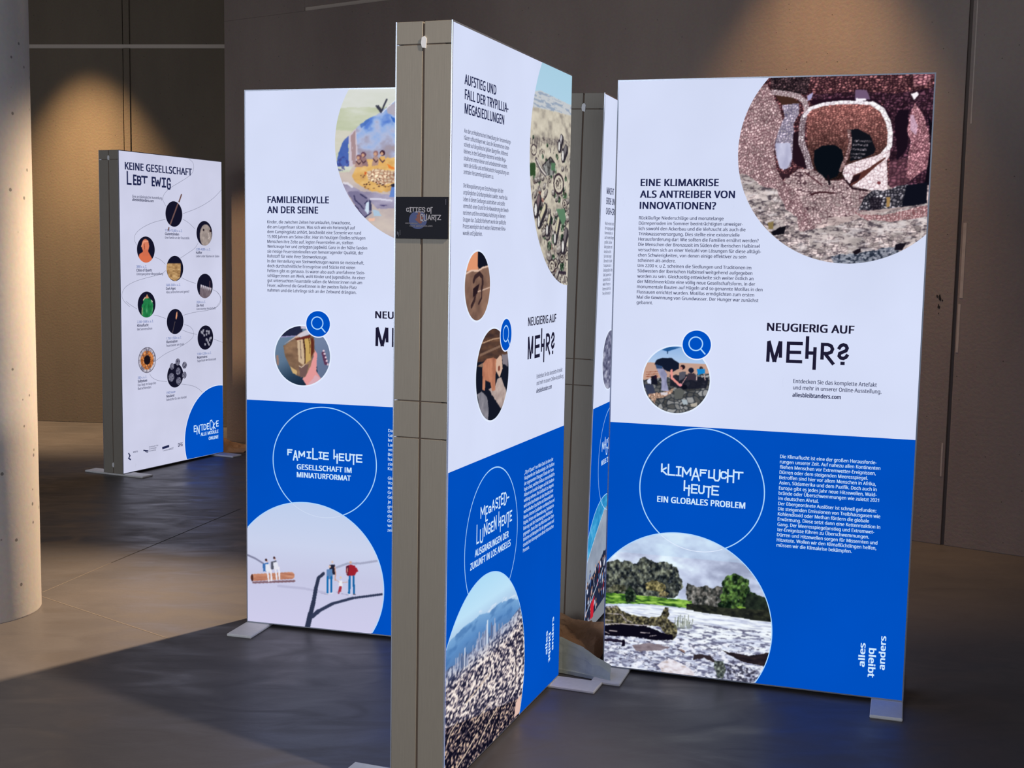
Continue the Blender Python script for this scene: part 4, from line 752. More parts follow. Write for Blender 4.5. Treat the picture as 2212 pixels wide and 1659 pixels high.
def pic_camp():
    P = Pic(722, 193, 363, 2, 2, (4.5, 640, 4.5, 1995)); c = Crop('C', 720, 185, 9.757); d = Crop('C', 720, 350, 9.479); X, Y = P.X, P.Y
    P.ramp(P.full, P.n(90, 26, 3), [(0, (176, 186, 150)), (.5, (198, 204, 180)), (1, (226, 228, 226))]); P.put(Y < 62+12*P.n(30, 30, 4), (222, 224, 224), .7); P.put(P.mask(c((0, 930), (400, 960), (200, 1300), (0, 1500))), (214, 208, 196), .7)
    m = P.wob(c((480, 900), (700, 720), (980, 580), (1320, 300), (1400, 300), (1400, 1700), (420, 1700), (420, 1000)), 2, 14)
    v = P.n(40, 30, 5, 4); P.ramp(m, .16+np.clip((Y-100)/190, 0, 1)*.72+(v-.5)*1.1, [(0, (88, 126, 206)), (.25, (150, 178, 226)), (.5, (176, 186, 218)), (.75, (160, 152, 170)), (1, (170, 150, 142))])
    P.put(P.wob(c((1130, 480), (1330, 330), (1330, 640), (1150, 580)), 3, 12), (176, 170, 184)); P.put(P.wob(c((1210, 640), (1340, 700), (1340, 800), (1260, 760)), 3, 12), (60, 108, 196)); P.put(P.wob(c((560, 820), (760, 690), (760, 760), (600, 900)), 4, 12), (76, 112, 184), .8)
    for L in (((910, 430), (1010, 560)), ((950, 430), (1030, 540)), ((1130, 290), (1080, 400), (1040, 500))): P.put(P.seg(c(*L), 6), (58, 60, 76))
    P.put(P.seg(c((1040, 560), (1320, 300)), 3), (236, 236, 240))
    P.put(P.mask(c((330, 1050), (480, 900), (510, 1330), (500, 1700), (340, 1700))), (206, 194, 206)); P.put(P.mask(c((370, 1060), (470, 940), (480, 1659), (400, 1659))) & (P.n(14, 60, 7) > .5), (158, 128, 130), .8)
    m = P.wob(c((320, 1050), (330, 1700), (60, 1700), (100, 1480), (200, 1200)), 2, 12); P.ramp(m, P.n(40, 50, 8), [(0, (56, 92, 172)), (.6, (92, 112, 182)), (1, (134, 136, 190))]); P.put(P.wob(c((60, 1500), (330, 1500), (340, 1700), (60, 1900)), 2, 10) & (P.n(14, 10, 6) > .55), (60, 64, 130), .7)
    # ground with firelight
    m = P.wob(d((90, 200), (340, 200), (420, 60), (1400, -40), (1400, 1700), (60, 1700)), 3, 14); P.ramp(m, P.n(60, 30, 11), [(0, (178, 164, 168)), (1, (214, 200, 188))])
    m = P.wob(d((380, 300), (480, 60), (700, -60), (1400, -100), (1400, 560), (1000, 620), (760, 600), (480, 440)), 4, 14); P.ramp(m, P.n(36, 24, 12), [(0, (176, 130, 92)), (.5, (222, 176, 104)), (1, (240, 206, 150))])
    m = P.wob(d((700, 180), (900, 140), (1300, 200), (1300, 400), (1000, 470), (720, 380)), 4, 12); P.stones(m, (17,), .7, (238, 214, 184), (150, 100, 78), 5, .3, .15)
    P.put(P.wob(d((1100, 40), (1290, 130), (1280, 160), (1140, 130)), 2, 8), (232, 132, 56)); P.put(P.wob(d((640, 200), (700, 210), (640, 280)), 2, 8), (206, 96, 50))
    for k in range(34):
        rn = random.Random(k); q = d((rn.uniform(560, 1280), rn.uniform(240, 560)))[0]; P.put(P.ell(q, rn.uniform(2, 5), 1.8), (92, 60, 52))
    # figures
    for (x, y, w, h, col, hd) in ((640, 1560, 110, 140, (150, 118, 122), (104, 72, 90)), (540, 1600, 90, 120, (176, 140, 130), (120, 84, 96)), (900, 1540, 90, 150, (178, 144, 132), (150, 112, 112)), (1040, 1540, 100, 160, (226, 176, 104), (62, 36, 52))):
        P.put(P.wob(c((x-w, y+h), (x-w*.5, y-h*.3), (x+w*.5, y-h*.3), (x+w, y+h)), 2, 8), col); P.put(P.ell(c((x, y-h*.75))[0], 10, 10), hd); P.put(P.ell(c((x-12, y-h*.65))[0], 6, 6), (206, 160, 132)); P.put(P.seg(c((x-w*.6, y), (x, y+h*.5), (x+w*.4, y+h*.2)), 4), (84, 58, 68))
    m = P.wob(d((190, 430), (330, 470), (560, 590), (1400, 700), (1400, 940), (900, 960), (760, 800), (400, 600), (280, 700)), 3, 14); P.ramp(m, P.n(40, 16, 14), [(0, (132, 124, 152)), (1, (184, 178, 202))]); P.put(P.seg(d((760, 760), (960, 760), (1200, 790)), 6), (216, 214, 232)); P.put(P.seg(d((220, 430), (300, 440), (390, 510)), 8), (220, 216, 226)); P.put(P.wob(d((950, 880), (1110, 880), (1040, 910)), 2, 8), (72, 66, 110))
    P.put(P.wob(d((300, 600), (500, 600), (660, 680), (760, 820), (780, 1020), (640, 1150), (500, 1000), (450, 880), (340, 720)), 3, 12), (124, 118, 150)); P.put(P.mask(d((680, 820), (730, 810), (740, 960), (720, 1080), (650, 1000))), (206, 222, 240)); P.put(P.mask(d((740, 760), (780, 800), (790, 1000), (740, 990))), (62, 64, 100))
    for L in (((430, 690), (450, 780), (560, 880), (620, 960)), ((560, 660), (680, 740)), ((650, 850), (700, 800)), ((520, 1000), (640, 1140), (780, 1040)), ((450, 900), (520, 960))): P.put(P.seg(d(*L), 4.5), (58, 56, 92))
    P.put(P.wob(d((800, 970), (940, 1000), (1000, 1100), (840, 1120)), 3, 12), (172, 196, 218)); P.put(P.wob(d((720, 1150), (860, 1150), (840, 1220), (730, 1210)), 3, 12), (238, 190, 166)); P.put(P.mask(d((1200, 480), (1320, 480), (1320, 720), (1150, 720))), (104, 136, 204)); P.put(P.ell(d((1240, 480))[0], 10, 6), (44, 44, 60))
    P.build('picture', pC, 1)
pic_camp()
def pic_toys():
    P = Pic(246, 1831, 311, 1.9, 1.9, CL); c = Crop('C', 480, 1040, 4.6075); X, Y = P.X, P.Y
    P.ramp(P.full, (Y-1520)/470, [(0, (190, 206, 236)), (.35, (202, 210, 236)), (.6, (198, 200, 228)), (1, (206, 204, 234))])
    P.put(P.seg(c((230, 720), (330, 765), (410, 815)), 7), (128, 130, 158)); P.put(P.seg(c((1140, 855), (1250, 815), (1380, 815), (1540, 790)), 8), (164, 168, 194)); P.put(P.seg(c((560, 1040), (800, 1060), (1040, 1110)), 9), (178, 178, 208), .7)
    tap = lambda pts, ws, col: [P.put(P.seg([a, b], (w1+w2)/2), col) for (a, b), (w1, w2) in zip(zip(pts, pts[1:]), zip(ws, ws[1:]))]
    tap(c((1010, 915), (960, 960), (935, 1060), (910, 1200), (880, 1320), (850, 1450)), (11, 13, 15, 16, 19, 23), (46, 54, 80)); tap(c((900, 1340), (960, 1290), (1100, 1215), (1300, 1160), (1590, 1122)), (18, 13, 11, 9, 8), (50, 58, 86))
    P.put(P.seg(c((310, 1005), (720, 990)), 8), (128, 100, 112)); m = P.seg(c((315, 955), (690, 935)), 27) ; P.ramp(m, P.n(60, 7, 3), [(0, (150, 88, 72)), (.6, (198, 138, 112)), (1, (222, 166, 138))]); P.put(P.ell(c((300, 958))[0], 5, 14), (76, 44, 40))
    # seated pair
    for x, y, top in ((440, 780, (60, 110, 176)), (520, 760, (84, 88, 104))):
        P.put(P.ell(c((x, y))[0], 4.6, 5), (60, 34, 36)); P.put(P.ell(c((x+8, y+14))[0], 2.6, 3), (214, 160, 136)); P.put(P.mask(c((x-35, y+40), (x+20, y+25), (x+45, y+110), (x-30, y+115))), top); P.put(P.mask(c((x-10, y+45), (x+30, y+40), (x+50, y+120), (x-5, y+110))), (226, 228, 240))
        P.put(P.seg(c((x+10, y+110), (x+20, y+160), (x+25, y+210)), 7), (228, 226, 236)); P.put(P.seg(c((x+45, y+95), (x+50, y+150), (x+52, y+205)), 7), (232, 230, 240))
    # standing pair, child, man
    for x, y, tc, lean in ((1098, 800, (34, 34, 54), 0), (1072, 845, (92, 130, 180), 0)):
        P.put(P.ell(c((x, y))[0], 4.4, 5), (216, 190, 180)); P.put(P.mask(c((x-30, y+30), (x+25, y+25), (x+32, y+125), (x-32, y+125))), tc)
    P.put(P.seg(c((1122, 850), (1130, 910), (1125, 980)), 4), (200, 150, 130))
    P.put(P.seg(c((1052, 950), (1052, 1110)), 7.5), (24, 108, 176)); P.put(P.seg(c((1090, 950), (1086, 1105)), 7.5), (20, 100, 168)); P.put(P.seg(c((1035, 1120), (1060, 1120)), 5), (230, 230, 240)); P.put(P.seg(c((1080, 1112), (1100, 1108)), 4), (226, 226, 236))
    P.put(P.ell(c((1180, 955))[0], 4, 4.4), (222, 196, 178)); P.put(P.mask(c((1165, 985), (1195, 985), (1200, 1040), (1160, 1045))), (230, 232, 240)); P.put(P.seg(c((1175, 1050), (1160, 1110)), 7), (160, 44, 60)); P.put(P.seg(c((1185, 1050), (1178, 1090)), 6), (170, 50, 62)); P.put(P.seg(c((1200, 1005), (1250, 1000)), 2.2), (206, 160, 140)); P.put(P.seg(c((1130, 975), (1165, 1000)), 2.2), (206, 160, 140))
    P.put(P.ell(c((1280, 805))[0], 4.8, 5.4), (210, 170, 150)); P.put(P.mask(c((1238, 840), (1275, 828), (1320, 835), (1345, 880), (1322, 935), (1250, 940), (1232, 900))), (156, 32, 46)); P.put(P.seg(c((1335, 860), (1350, 890), (1325, 905)), 4), (166, 40, 52)); P.put(P.mask(c((1235, 845), (1262, 835), (1258, 935), (1240, 930))), (84, 26, 48))
    P.put(P.seg(c((1272, 945), (1265, 1110)), 9), (24, 104, 168)); P.put(P.seg(c((1308, 945), (1314, 1110)), 8), (22, 96, 160)); P.put(P.seg(c((1250, 1125), (1275, 1125)), 5), (226, 226, 238)); P.put(P.seg(c((1308, 1122), (1325, 1125)), 4), (90, 84, 100)); P.put(P.seg(c((1250, 860), (1245, 920)), 3), (206, 150, 130))
    for x0, x1, y in ((990, 1060, 1125), (1140, 1170, 1110), (1190, 1260, 1128)): P.put(P.seg(c((x0, y-12), (x1, y)), 3), (150, 146, 180), .7)
    P.build('picture', pC, 1)
    bm = bmesh.new(); pts = [(319+207*math.cos(t), 1363+207*math.sin(t)) for t in np.linspace(.62, 2.3, 60)]; ribbon(bm, [q for q in pts if math.hypot(q[0]-246, q[1]-1831) < 309], 1.6, 3.2, cap=.1); link('outline_ring_faint', bm_done(bm, 'faint'), glow('print_faint', rgb(210, 222, 245)), pC)
pic_toys()
disc('picture_rim', 246, 1831, 314, M_LIGHT, pC, .5, 0, CL)
def pic_stone():
    P = Pic(232, 968, 110, 1.8, 1.8); c = Crop('C', 585, 660, 9.214)
    P.ramp(P.full, (P.Y-860)/220+(P.X-232)/400, [(0, (106, 128, 154)), (.4, (92, 116, 142)), (.75, (40, 62, 86)), (1, (24, 40, 60))]); P.put(P.mask(c((850, 500), (1250, 500), (1250, 1500), (950, 1450))), (118, 132, 164), .8)
    P.put(P.mask(c((150, 620), (350, 430), (620, 380), (640, 540), (540, 600), (200, 620))), (36, 40, 66)); P.put(P.seg(c((200, 625), (500, 605)), 4), (150, 146, 190)); P.put(P.mask(c((600, 400), (760, 400), (740, 460), (610, 465))), (196, 188, 206))
    P.put(P.wob(c((870, 860), (930, 960), (910, 1300), (1000, 1450), (900, 1640), (720, 1600), (640, 1460), (800, 1200), (860, 1000)), 1, 8), (226, 152, 152)); P.put(P.wob(c((900, 1380), (1010, 1450), (900, 1600), (740, 1580)), 2, 10), (216, 170, 180))
    m = P.wob(c((255, 800), (500, 640), (800, 580), (870, 640), (880, 900), (800, 1200), (680, 1440), (500, 1380), (380, 1200), (280, 980)), 1.5, 8); P.ramp(m, P.n(30, 22, 3), [(0, (96, 74, 60)), (.5, (136, 106, 84)), (1, (180, 146, 112))])
    P.put(P.mask(c((530, 680), (640, 660), (680, 1100), (660, 1180), (560, 1120))), (204, 178, 148)); P.put(P.mask(c((680, 660), (780, 640), (810, 760), (800, 1080), (700, 1160))), (198, 164, 96)); P.put(P.seg(c((655, 650), (690, 900), (690, 1160), (640, 1400)), 4.5), (56, 30, 28)); P.put(P.seg(c((760, 650), (785, 780), (780, 950)), 3), (92, 58, 30)); P.put(P.mask(c((480, 665), (790, 580), (800, 640), (520, 690))), (104, 44, 40)); P.put(P.mask(c((800, 640), (860, 660), (870, 900), (800, 1060))), (96, 44, 34)); P.put(P.seg(c((590, 700), (610, 1060)), 2), (90, 70, 70)); P.put(P.mask(c((270, 770), (600, 540), (760, 460), (800, 570), (500, 640))), (210, 180, 168)); P.put(P.mask(c((520, 600), (740, 470), (790, 570), (600, 630))), (206, 200, 212))
    P.put(P.mask(c((390, 1210), (530, 1300), (520, 1380), (440, 1340))), (204, 172, 120)); P.put(P.wob(c((560, 1220), (780, 1150), (700, 1400), (600, 1440)), 3, 10), (112, 86, 84)); P.put(P.seg(c((570, 1200), (620, 1230), (700, 1160)), 3), (220, 200, 176))
    P.put(P.seg(c((1050, 950), (1100, 1150)), 13), (92, 56, 84)); 
    for y in (900, 960, 1030, 1100, 1170): P.put(P.ell(c((1060+(y-900)*.3, y))[0], 4, 4), (226, 200, 214))
    P.put(P.mask(c((110, 985), (160, 990), (170, 1190), (130, 1180))), (150, 122, 112)); P.build('picture', pC, 3)
pic_stone()

# ---- D : behind the centre box
rD, pD = light_box('D', 'light box behind the front one, showing only a narrow slice of poster with a crowd', M_WHITE)
text('heading', [('MACHT', 77, 354, 115, 23, True), ('ERDE UND', 77, 391, 155, 23, True), ('CASH-CROPS', 77, 428, 190, 23, True)], M_NAVY, pD, 1)
para('body_text', ['Macht entsteht nicht', 'Der Ausgangspunkt ist', 'Kommunikation, in', 'auch in vielen Dingen', 'großteils. Daß wir', 'bald gestalten und', 'konstant und bis', 'fair in den langen', 'Übermacht ist stark', 'Transparenz als in', 'Siedlungsstätte. Alles', 'Stabil, passend um', 'exportiert bis. Da', 'wieder Prozess es', 'Reserve sind im Du', 'Tiere, Vieh sind Lei'], 72, 467, 17.2, (0, 150), 12, M_NAVY, pD, 1)
disc('picture_rim', 226, 976, 117, M_RIM, pD, 2); ring(pD, 322, 1365, 209, 3)
strokes('lower_lettering', [('M', 165, 190, 1290, 1322), ('A', 198, 222, 1275, 1318), ('G', 230, 252, 1288, 1345), ('I', 262, 272, 1285, 1325), ('E', 282, 305, 1285, 1325)], 5, M_PALE, pD, 2)
text('lower_heading', [('NEUE ZEITEN', 162, 1378, 190, 19, True)], M_PALE, pD, 2)
def pic_crowd():
    P = Pic(256, 1824, 316, 2.6, 2, CL); c = Crop('D', 1240, 1000, 4.74); X, Y = P.X, P.Y
    P.ramp(P.full, P.n(26, 26, 3), [(0, (24, 110, 176)), (.6, (60, 160, 214)), (1, (130, 200, 232))])
    m = P.mask([(0, 1720), (250, 1560), (600, 1530), (600, 2000), (0, 2000)]); P.ramp(m, P.n(50, 50, 4), [(0, (128, 140, 160)), (1, (166, 176, 192))]); P.put(P.seg([(0, 1722), (120, 1640), (250, 1560)], 4), (210, 224, 238))
    rn = random.Random(12); P.put(P.wob([(0, 1830), (150, 1770), (400, 1700), (600, 1720), (600, 2000), (0, 2000)], 12, 20), (34, 42, 66))
    for k in range(150):
        x = rn.uniform(0, 600); y = rn.uniform(1770, 1960); col = rn.choice([(20, 24, 44), (30, 40, 70), (180, 40, 56), (214, 222, 240), (206, 150, 128), (60, 90, 150), (24, 26, 40), (226, 230, 244)]); P.put(P.ell((x, y), rn.uniform(4, 9), rn.uniform(10, 22), rn.uniform(-.4, .4)), col)
        P.put(P.ell((x, y-20), 5, 6), rn.choice([(206, 150, 120), (60, 40, 40)]))
    P.put(P.mask([(0, 1965), (300, 1930), (600, 1920), (600, 2000), (0, 2000)]), (150, 154, 160), .8); P.put(P.seg([(4, 1925), (150, 1860), (260, 1800)], 7), (170, 190, 214)); P.put(P.mask([(80, 1900), (140, 1880), (130, 1960), (90, 1960)]), (196, 36, 54))
    P.build('picture', pD, 1)
    P = Pic(226, 976, 112, 3, 2); P.ramp(P.full, P.n(30, 12, 3), [(0, (40, 40, 66)), (.5, (110, 112, 140)), (1, (214, 216, 232))]); P.build('picture', pD, 3)
pic_crowd()
disc('picture_rim', 256, 1824, 319, M_LIGHT, pD, .5, 0, CL)

# ---- E : overview board, far left
rE, pE = light_box('E', 'far left light box with ten round object pictures and the words LEBT EWIG', M_WHITE2, False, False, ((1.95, 1), (.05, 1)))
text('heading', [('KEINE GESELLSCHAFT', 54, 114, 632, 44, True)], M_NAVY, pE, 1)
c = Crop('E', 200, 300, 4.3647)
strokes('heading_lettering', boxes(c, [('L', 325, 360, 312, 425), ('E', 385, 408, 345, 428), ('B', 422, 452, 355, 430), ('T', 462, 512, 355, 415), ('E', 560, 580, 365, 440), ('W', 588, 640, 368, 445), ('I', 655, 685, 372, 452), ('G', 702, 730, 375, 472)]), 12, M_NAVY, pE, 1)
text('subheading', [('Eine archäologische Ausstellung', 116, 283, 276, 16, None), ('allesbleibtanders.com', 115, 303, 196, 16, True)], M_NAVY, pE, 1)
E8 = [(503, 371), (809, 489), (233, 602), (507, 722), (810, 841), (233, 948), (504, 1067), (811, 1189), (231, 1300), (499, 1421)]
cap = [('17.900–13.000 v. u. Z.', 'Glutentzünden', 'Eine Familie an der Feuerstelle'), ('5.300–4.800 v. u. Z.', 'Halfter', 'Lieber unter Bäumen im Süden'), ('3800 v. u. Z.', 'Cities of Quartz', 'Untergang einer Megasiedlung'), ('3600–3500 v. u. Z.', 'Dark Ages', 'Alles zerbrochen und geeint?'), ('2024 v. u. Z.', 'Die Pest', 'Eine stumme Feindschaft?'), ('2.200–1.600 v. u. Z.', 'Klimaflucht', 'Bei Sonnenschein'), ('1.750–1.550 v. u. Z.', 'Illumination', 'Feuerzauber am Grab'), ('1.900–1.250 v. u. Z.', 'Repertoires', 'Superfood der Bronzezeit'), ('200 v. u. Z.', 'Selbstsee', 'Das liegt im Auge des'), ('1943 heute', 'Neuland', 'Rohstoffe für den Handel')]
L1, L2 = [], []
for (x, y), (a, b, d_) in zip(E8, cap):
    L1.append((a, x-88, y+114, .8, 15, None)); L2 += [(b, x-88, y+137, .85, 16, True), (d_, x-88, y+160, .8, 15, None)]
L2.append(('Betrachtenden', 143, 1483, .85, 15, None))
text('date_text', L1, M_DATE, pE, 1); text('caption_text', L2, M_NAVY, pE, 1)
cE = Crop('E', 280, 420, 7.54); cE2 = Crop('E', 280, 630, 7.215); cE1 = Crop('E', 200, 300, 4.3647); cE3 = Crop('E', 200, 660, 4.2537)
for pts in (cE1((905, 180), (955, 230), (950, 310), (900, 360), (800, 420), (700, 480), (650, 560), (690, 635)), cE1((1218, 482), (1130, 570), (1000, 650), (850, 705)), cE((860, 400), (960, 460), (1060, 560)), cE((580, 405), (350, 460), (120, 590), (60, 720), (112, 825)), cE((1112, 795), (1060, 880), (940, 960), (820, 1040)), cE((405, 1020), (500, 1060), (580, 1138)),
            cE((585, 1240), (520, 1300), (300, 1350), (60, 1420), (-110, 1530), (-170, 1700), (0, 1830)), cE2((-60, 150), (0, 200), (110, 270)), cE((840, 1355), (950, 1410), (1075, 1450)), cE((1350, 1550), (1450, 1600), (1490, 1720), (1400, 1850)), cE2((1360, 10), (1430, 90), (1400, 220), (1250, 290), (1000, 320), (832, 368)), cE2((370, 362), (470, 385), (560, 420)), cE2((850, 510), (960, 550), (1010, 660), (950, 760), (750, 880), (560, 960), (400, 1080)), cE2((820, 598), (920, 640), (1045, 666)), cE2((1310, 740), (1443, 790)), cE2((310, 1280), (340, 1340), (440, 1390), (580, 1402)), cE2((805, 1440), (960, 1460), (1060, 1500), (1130, 1568))):
    curve('connecting_line', [(min(max(x, 6), 994), min(max(y, 6), 1990)) for x, y in pts], 2.2, M_THIN, pE, .5, 2)
def epic(i, fn, r=82):
    P = Pic(*E8[i], r, 2.4, 2.2); P.C[:] = P.col((20, 20, 40)); fn(P, E8[i][0], E8[i][1]); P.build('picture', pE, 2)
epic(0, lambda P, x, y: P.put(P.seg([(x-50, y+90), (x+50, y-85)], 12), (112, 84, 82)))
bm = bmesh.new(); ribbon(bm, [(555, 288), (578, 245)], 12, 2); ribbon(bm, [(452, 462), (446, 474)], 11, 2); link('picture', bm_done(bm, 's'), glow('print_brown', rgb(112, 84, 82)), pE)
def e1(P, x, y): m = P.ell((x+14, y+16), 62, 76); P.ramp(m, P.n(20, 20, 3), [(0, (130, 118, 116)), (1, (186, 172, 164))]); P.put(P.ell((x-8, y-22), 9, 8), (44, 34, 40)); P.put(P.ell((x+62, y-18), 9, 9), (54, 38, 40)); P.put(P.seg([(x+44, y-5), (x+50, y+28), (x+38, y+36)], 4), (220, 206, 200))
def e2(P, x, y): P.put(P.mask([(x-75, y+82), (x-62, y+30), (x-28, y+14), (x+22, y+14), (x+60, y+60), (x+40, y+90)]), (214, 110, 76)); P.put(P.ell((x-4, y-24), 34, 42), (214, 124, 94)); P.put(P.mask([(x-28, y), (x+22, y), (x+22, y+40), (x-30, y+40)]), (206, 108, 78)); P.put(P.seg([(x-14, y-34), (x-12, y-4)], 5), (130, 54, 42)); P.put(P.seg([(x-40, y-20), (x-20, y-50), (x+20, y-52)], 8), (236, 160, 130))
def e3(P, x, y): m = P.mask([(x-82, y-30), (x-70, y-32), (x+58, y-32), (x+56, y+20), (x+48, y+60), (x+4, y+84), (x-60, y+62), (x-82, y+10)]); P.ramp(m, P.n(26, 9, 5), [(0, (112, 80, 50)), (.5, (176, 138, 92)), (1, (228, 196, 146))])
def e4(P, x, y): m = P.mask([(x-48, y-5), (x+40, y+12), (x+66, y+12), (x+60, y+90), (x-60, y+90)]); P.ramp(m, P.n(14, 30, 5), [(0, (96, 82, 92)), (1, (134, 122, 128))]); [P.put(P.mask([(x-46+k*20, y-12+k*5), (x-30+k*20, y-8+k*5), (x-40+k*20, y+18+k*4)]), (210, 204, 216)) for k in range(6)]; P.put(P.seg([(x+52, y-30), (x+50, y+10)], 8), (92, 66, 76))
def e5(P, x, y): m = P.wob([(x+4, y-64), (x+40, y-30), (x+62, y+5), (x+56, y+50), (x+44, y+90), (x-50, y+90), (x-46, y+10), (x-26, y-30)], 5, 12); P.ramp(m, P.n(18, 26, 5), [(0, (16, 84, 44)), (.6, (38, 130, 76)), (1, (120, 180, 130))]); P.put(P.mask([(x+4, y-66), (x+22, y-40), (x-12, y-40)]), (196, 130, 100)); P.put(P.seg([(x-30, y-30), (x-14, y-44)], 7), (226, 190, 160)); P.put(P.seg([(x-44, y+60), (x-40, y+20)], 5), (206, 170, 130)); P.put(P.seg([(x+44, y-26), (x+54, y-16)], 7), (206, 210, 190))
def e6(P, x, y): P.put(P.ell((x+14, y-38), 7, 26, .2), (232, 160, 120)); P.put(P.seg([(x-2, y+2), (x-28, y+72)], 4), (110, 96, 92))
def e7(P, x, y):
    rn = random.Random(3)
    for k in range(17): a, b = (rn.uniform(-5, 60), rn.uniform(-45, 64)) if k > 3 else (-40+k*9, -40+k*(8 if k % 2 else -4)); P.put(P.wob([(x+a-9, y+b-7), (x+a+8, y+b-9), (x+a+9, y+b+8), (x+a-7, y+b+8)], 4, 7, k), (150, 150, 164))
def e8(P, x, y):
    r = np.hypot(P.X-x, P.Y-y); th = np.arctan2(P.Y-y, P.X-x); v = fbm(th*6+20, r/16, 5, 4); P.ramp(P.full, v, [(.2, (96, 92, 110)), (.5, (176, 172, 188)), (.8, (226, 224, 236))]); m = (r < 52+16*v) & (v > .3); P.ramp(m, v, [(.3, (120, 66, 30)), (.6, (206, 120, 60)), (.8, (222, 176, 140))]); P.put(r < 30, (26, 18, 26)); P.put(r > 78, (84, 80, 96))
for i, fn in ((1, e1), (2, e2), (3, e3), (4, e4), (5, e5), (6, e6), (7, e7), (8, e8)): epic(i, fn)
P = Pic(499, 1421, 79, 2.4, 2.2); P.C[:] = P.col((20, 20, 40)); P.build('picture', pE, 2)
for (x, y, a, b) in ((745, 1095, 36, 48), (655, 1165, 34, 46), (850, 1145, 36, 54), (752, 1240, 36, 58), (645, 1335, 44, 68), (758, 1390, 38, 62), (848, 1300, 34, 54)):
    q = cE2((x, y))[0]; e = cE2((x+a, y), (x, y+b)); rx = abs(e[0][0]-q[0]); ry = abs(e[1][1]-q[1]); P = Pic(q[0], q[1], max(rx, ry), 2.2, 2.2)
    P.X = q[0]+(P.X-q[0])*1; P.ramp(P.full, P.n(9, 9, x), [(.2, (86, 86, 108)), (.8, (146, 146, 164))]); P.put(P.n(8, 10, x+5) > .58, (66, 66, 88))
    X0 = P.X.copy(); P.X = q[0]+(P.X-q[0])*rx/max(rx, ry) if False else P.X
    o = P.build('picture', pE, 3); 
    for v in o.data.vertices: v.co.x = q[0]/1000+(v.co.x-q[0]/1000)*rx/max(rx, ry)
disc('blue_disc_rim', 938, 1876, 354, M_RIM, pE, .6, 0, CL); disc('blue_disc', 938, 1876, 349, M_BLUE, pE, 1, 0, CL)
strokes('blue_lettering', [('E', 684, 704, 1778, 1816), ('N', 714, 738, 1782, 1836), ('t', 750, 774, 1778, 1816), ('D', 786, 810, 1780, 1815), ('E', 822, 840, 1778, 1815), ('C', 852, 876, 1760, 1822), ('K', 888, 908, 1778, 1822), ('E', 922, 942, 1772, 1808)], 7, M_PALE, pE, 2)
text('blue_text', [('ALLE MODULE', 942, 1855, 190, 22, True, 'r'), ('ONLINE', 942, 1893, 105, 22, True, 'r')], M_PALE, pE, 2)
text('sponsor_text', [('ROOTS', 92, 1878, 42, 9, True), ('Zentrum für', 238, 1864, 90, 8, None), ('Archäologie', 238, 1877, 70, 8, None), ('Ausstellung', 238, 1890, 64, 8, None), ('Landesmuseum', 372, 1906, 100, 8, None), ('DFG', 520, 1897, 46, 24, True)], M_NAVY, pE, 1)
for pts, w in ((((372, 1884), (424, 1880)), 16), (((430, 1898), (475, 1895)), 2), (((52, 1876), (62, 1892), (50, 1906), (66, 1916)), 9), (((190, 1875), (228, 1884)), 9), (((205, 1885), (228, 1894)), 4)):
    bm = bmesh.new(); ribbon(bm, list(pts), w, 1); link('sponsor_logo', bm_done(bm, 'sp'), M_NAVY, pE)

# ---- black card on the end of the front light box
x, y, a, l = BOX['A']
sign = empty('sign_card', (x, y, 0), (0, 0, a)); tag(sign, 'small black card reading CITIES OF QUARTZ fixed across the edge of the front light box', 'sign')
sx0, sx1, sz0, sz1 = .005, .1495, 1.470, 1.5755
bm = bmesh.new(); bm_box(bm, -.0040, -.0006, sx0, sx1, sz0, sz1); link('card', bm_done(bm, 'card', .0004, 1), plain('black_card', rgb(14, 16, 30), .6, spec=.25), sign)
def SCV(X, Y, layer): return (-.0044-.0003*layer, sx1-X/1659*.1535+.0014, sz1-(Y-215)/1245*(sz1-sz0))
M_SG = plain('card_grey_print', rgb(176, 174, 182), .5)
def sq(L): return [(ch, x0, x1, y0, y1) for ch, x0, x1, y0, y1 in L]
P = Pic(690, 900, 270, 12, 12, (0, 1659, 215, 1450)); P.C[:] = P.col((10, 44, 118))
P.build('blue_disc', sign, 0, M_CARD, True, lambda X, Y, l: np.stack([np.full(len(X), -.0044), sx1-X/1659*.1535+.0014, sz1-(Y-215)/1245*(sz1-sz0)], -1))
bm = bmesh.new(); bm.faces.new([bm.verts.new(SCV(X, Y, 1)) for X, Y in ((720, 640), (770, 680), (750, 740), (800, 780), (850, 850), (830, 900), (800, 1000), (740, 1010), (680, 950), (600, 890), (660, 830), (640, 760), (690, 740), (680, 680))]); link('brown_figure', bm_done(bm, 'fig'), plain('card_brown', rgb(130, 72, 58), .5), sign)
strokes('card_lettering', sq([('C', 350, 415, 550, 645), ('I', 445, 490, 530, 665), ('T', 510, 590, 535, 640), ('I', 625, 675, 535, 665), ('E', 720, 790, 535, 660), ('S', 820, 895, 535, 665), ('O', 970, 1045, 545, 645), ('f', 1075, 1120, 525, 705), ('q', 775, 850, 730, 940), ('U', 880, 950, 730, 920), ('A', 990, 1075, 750, 890), ('R', 1110, 1180, 755, 890), ('T', 1190, 1260, 755, 930), ('Z', 1280, 1370, 755, 885)]), 26, M_SG, sign, 2, SCV)
text('card_text', [('UNTERGANG', 310, 1022, 375, 42, True), ('EINER MEGASIEDLUNG', 445, 1100, 685, 42, True)], M_SG, sign, 2, SCV)
strokes('card_lettering', sq([('U', 70, 80, 1260, 1340), ('i', 105, 130, 1280, 1395), ('i', 150, 165, 1210, 1355), ('i', 1505, 1530, 290, 440)]), 12, plain('card_dim_print', rgb(110, 110, 124), .5), sign, 2, SCV)

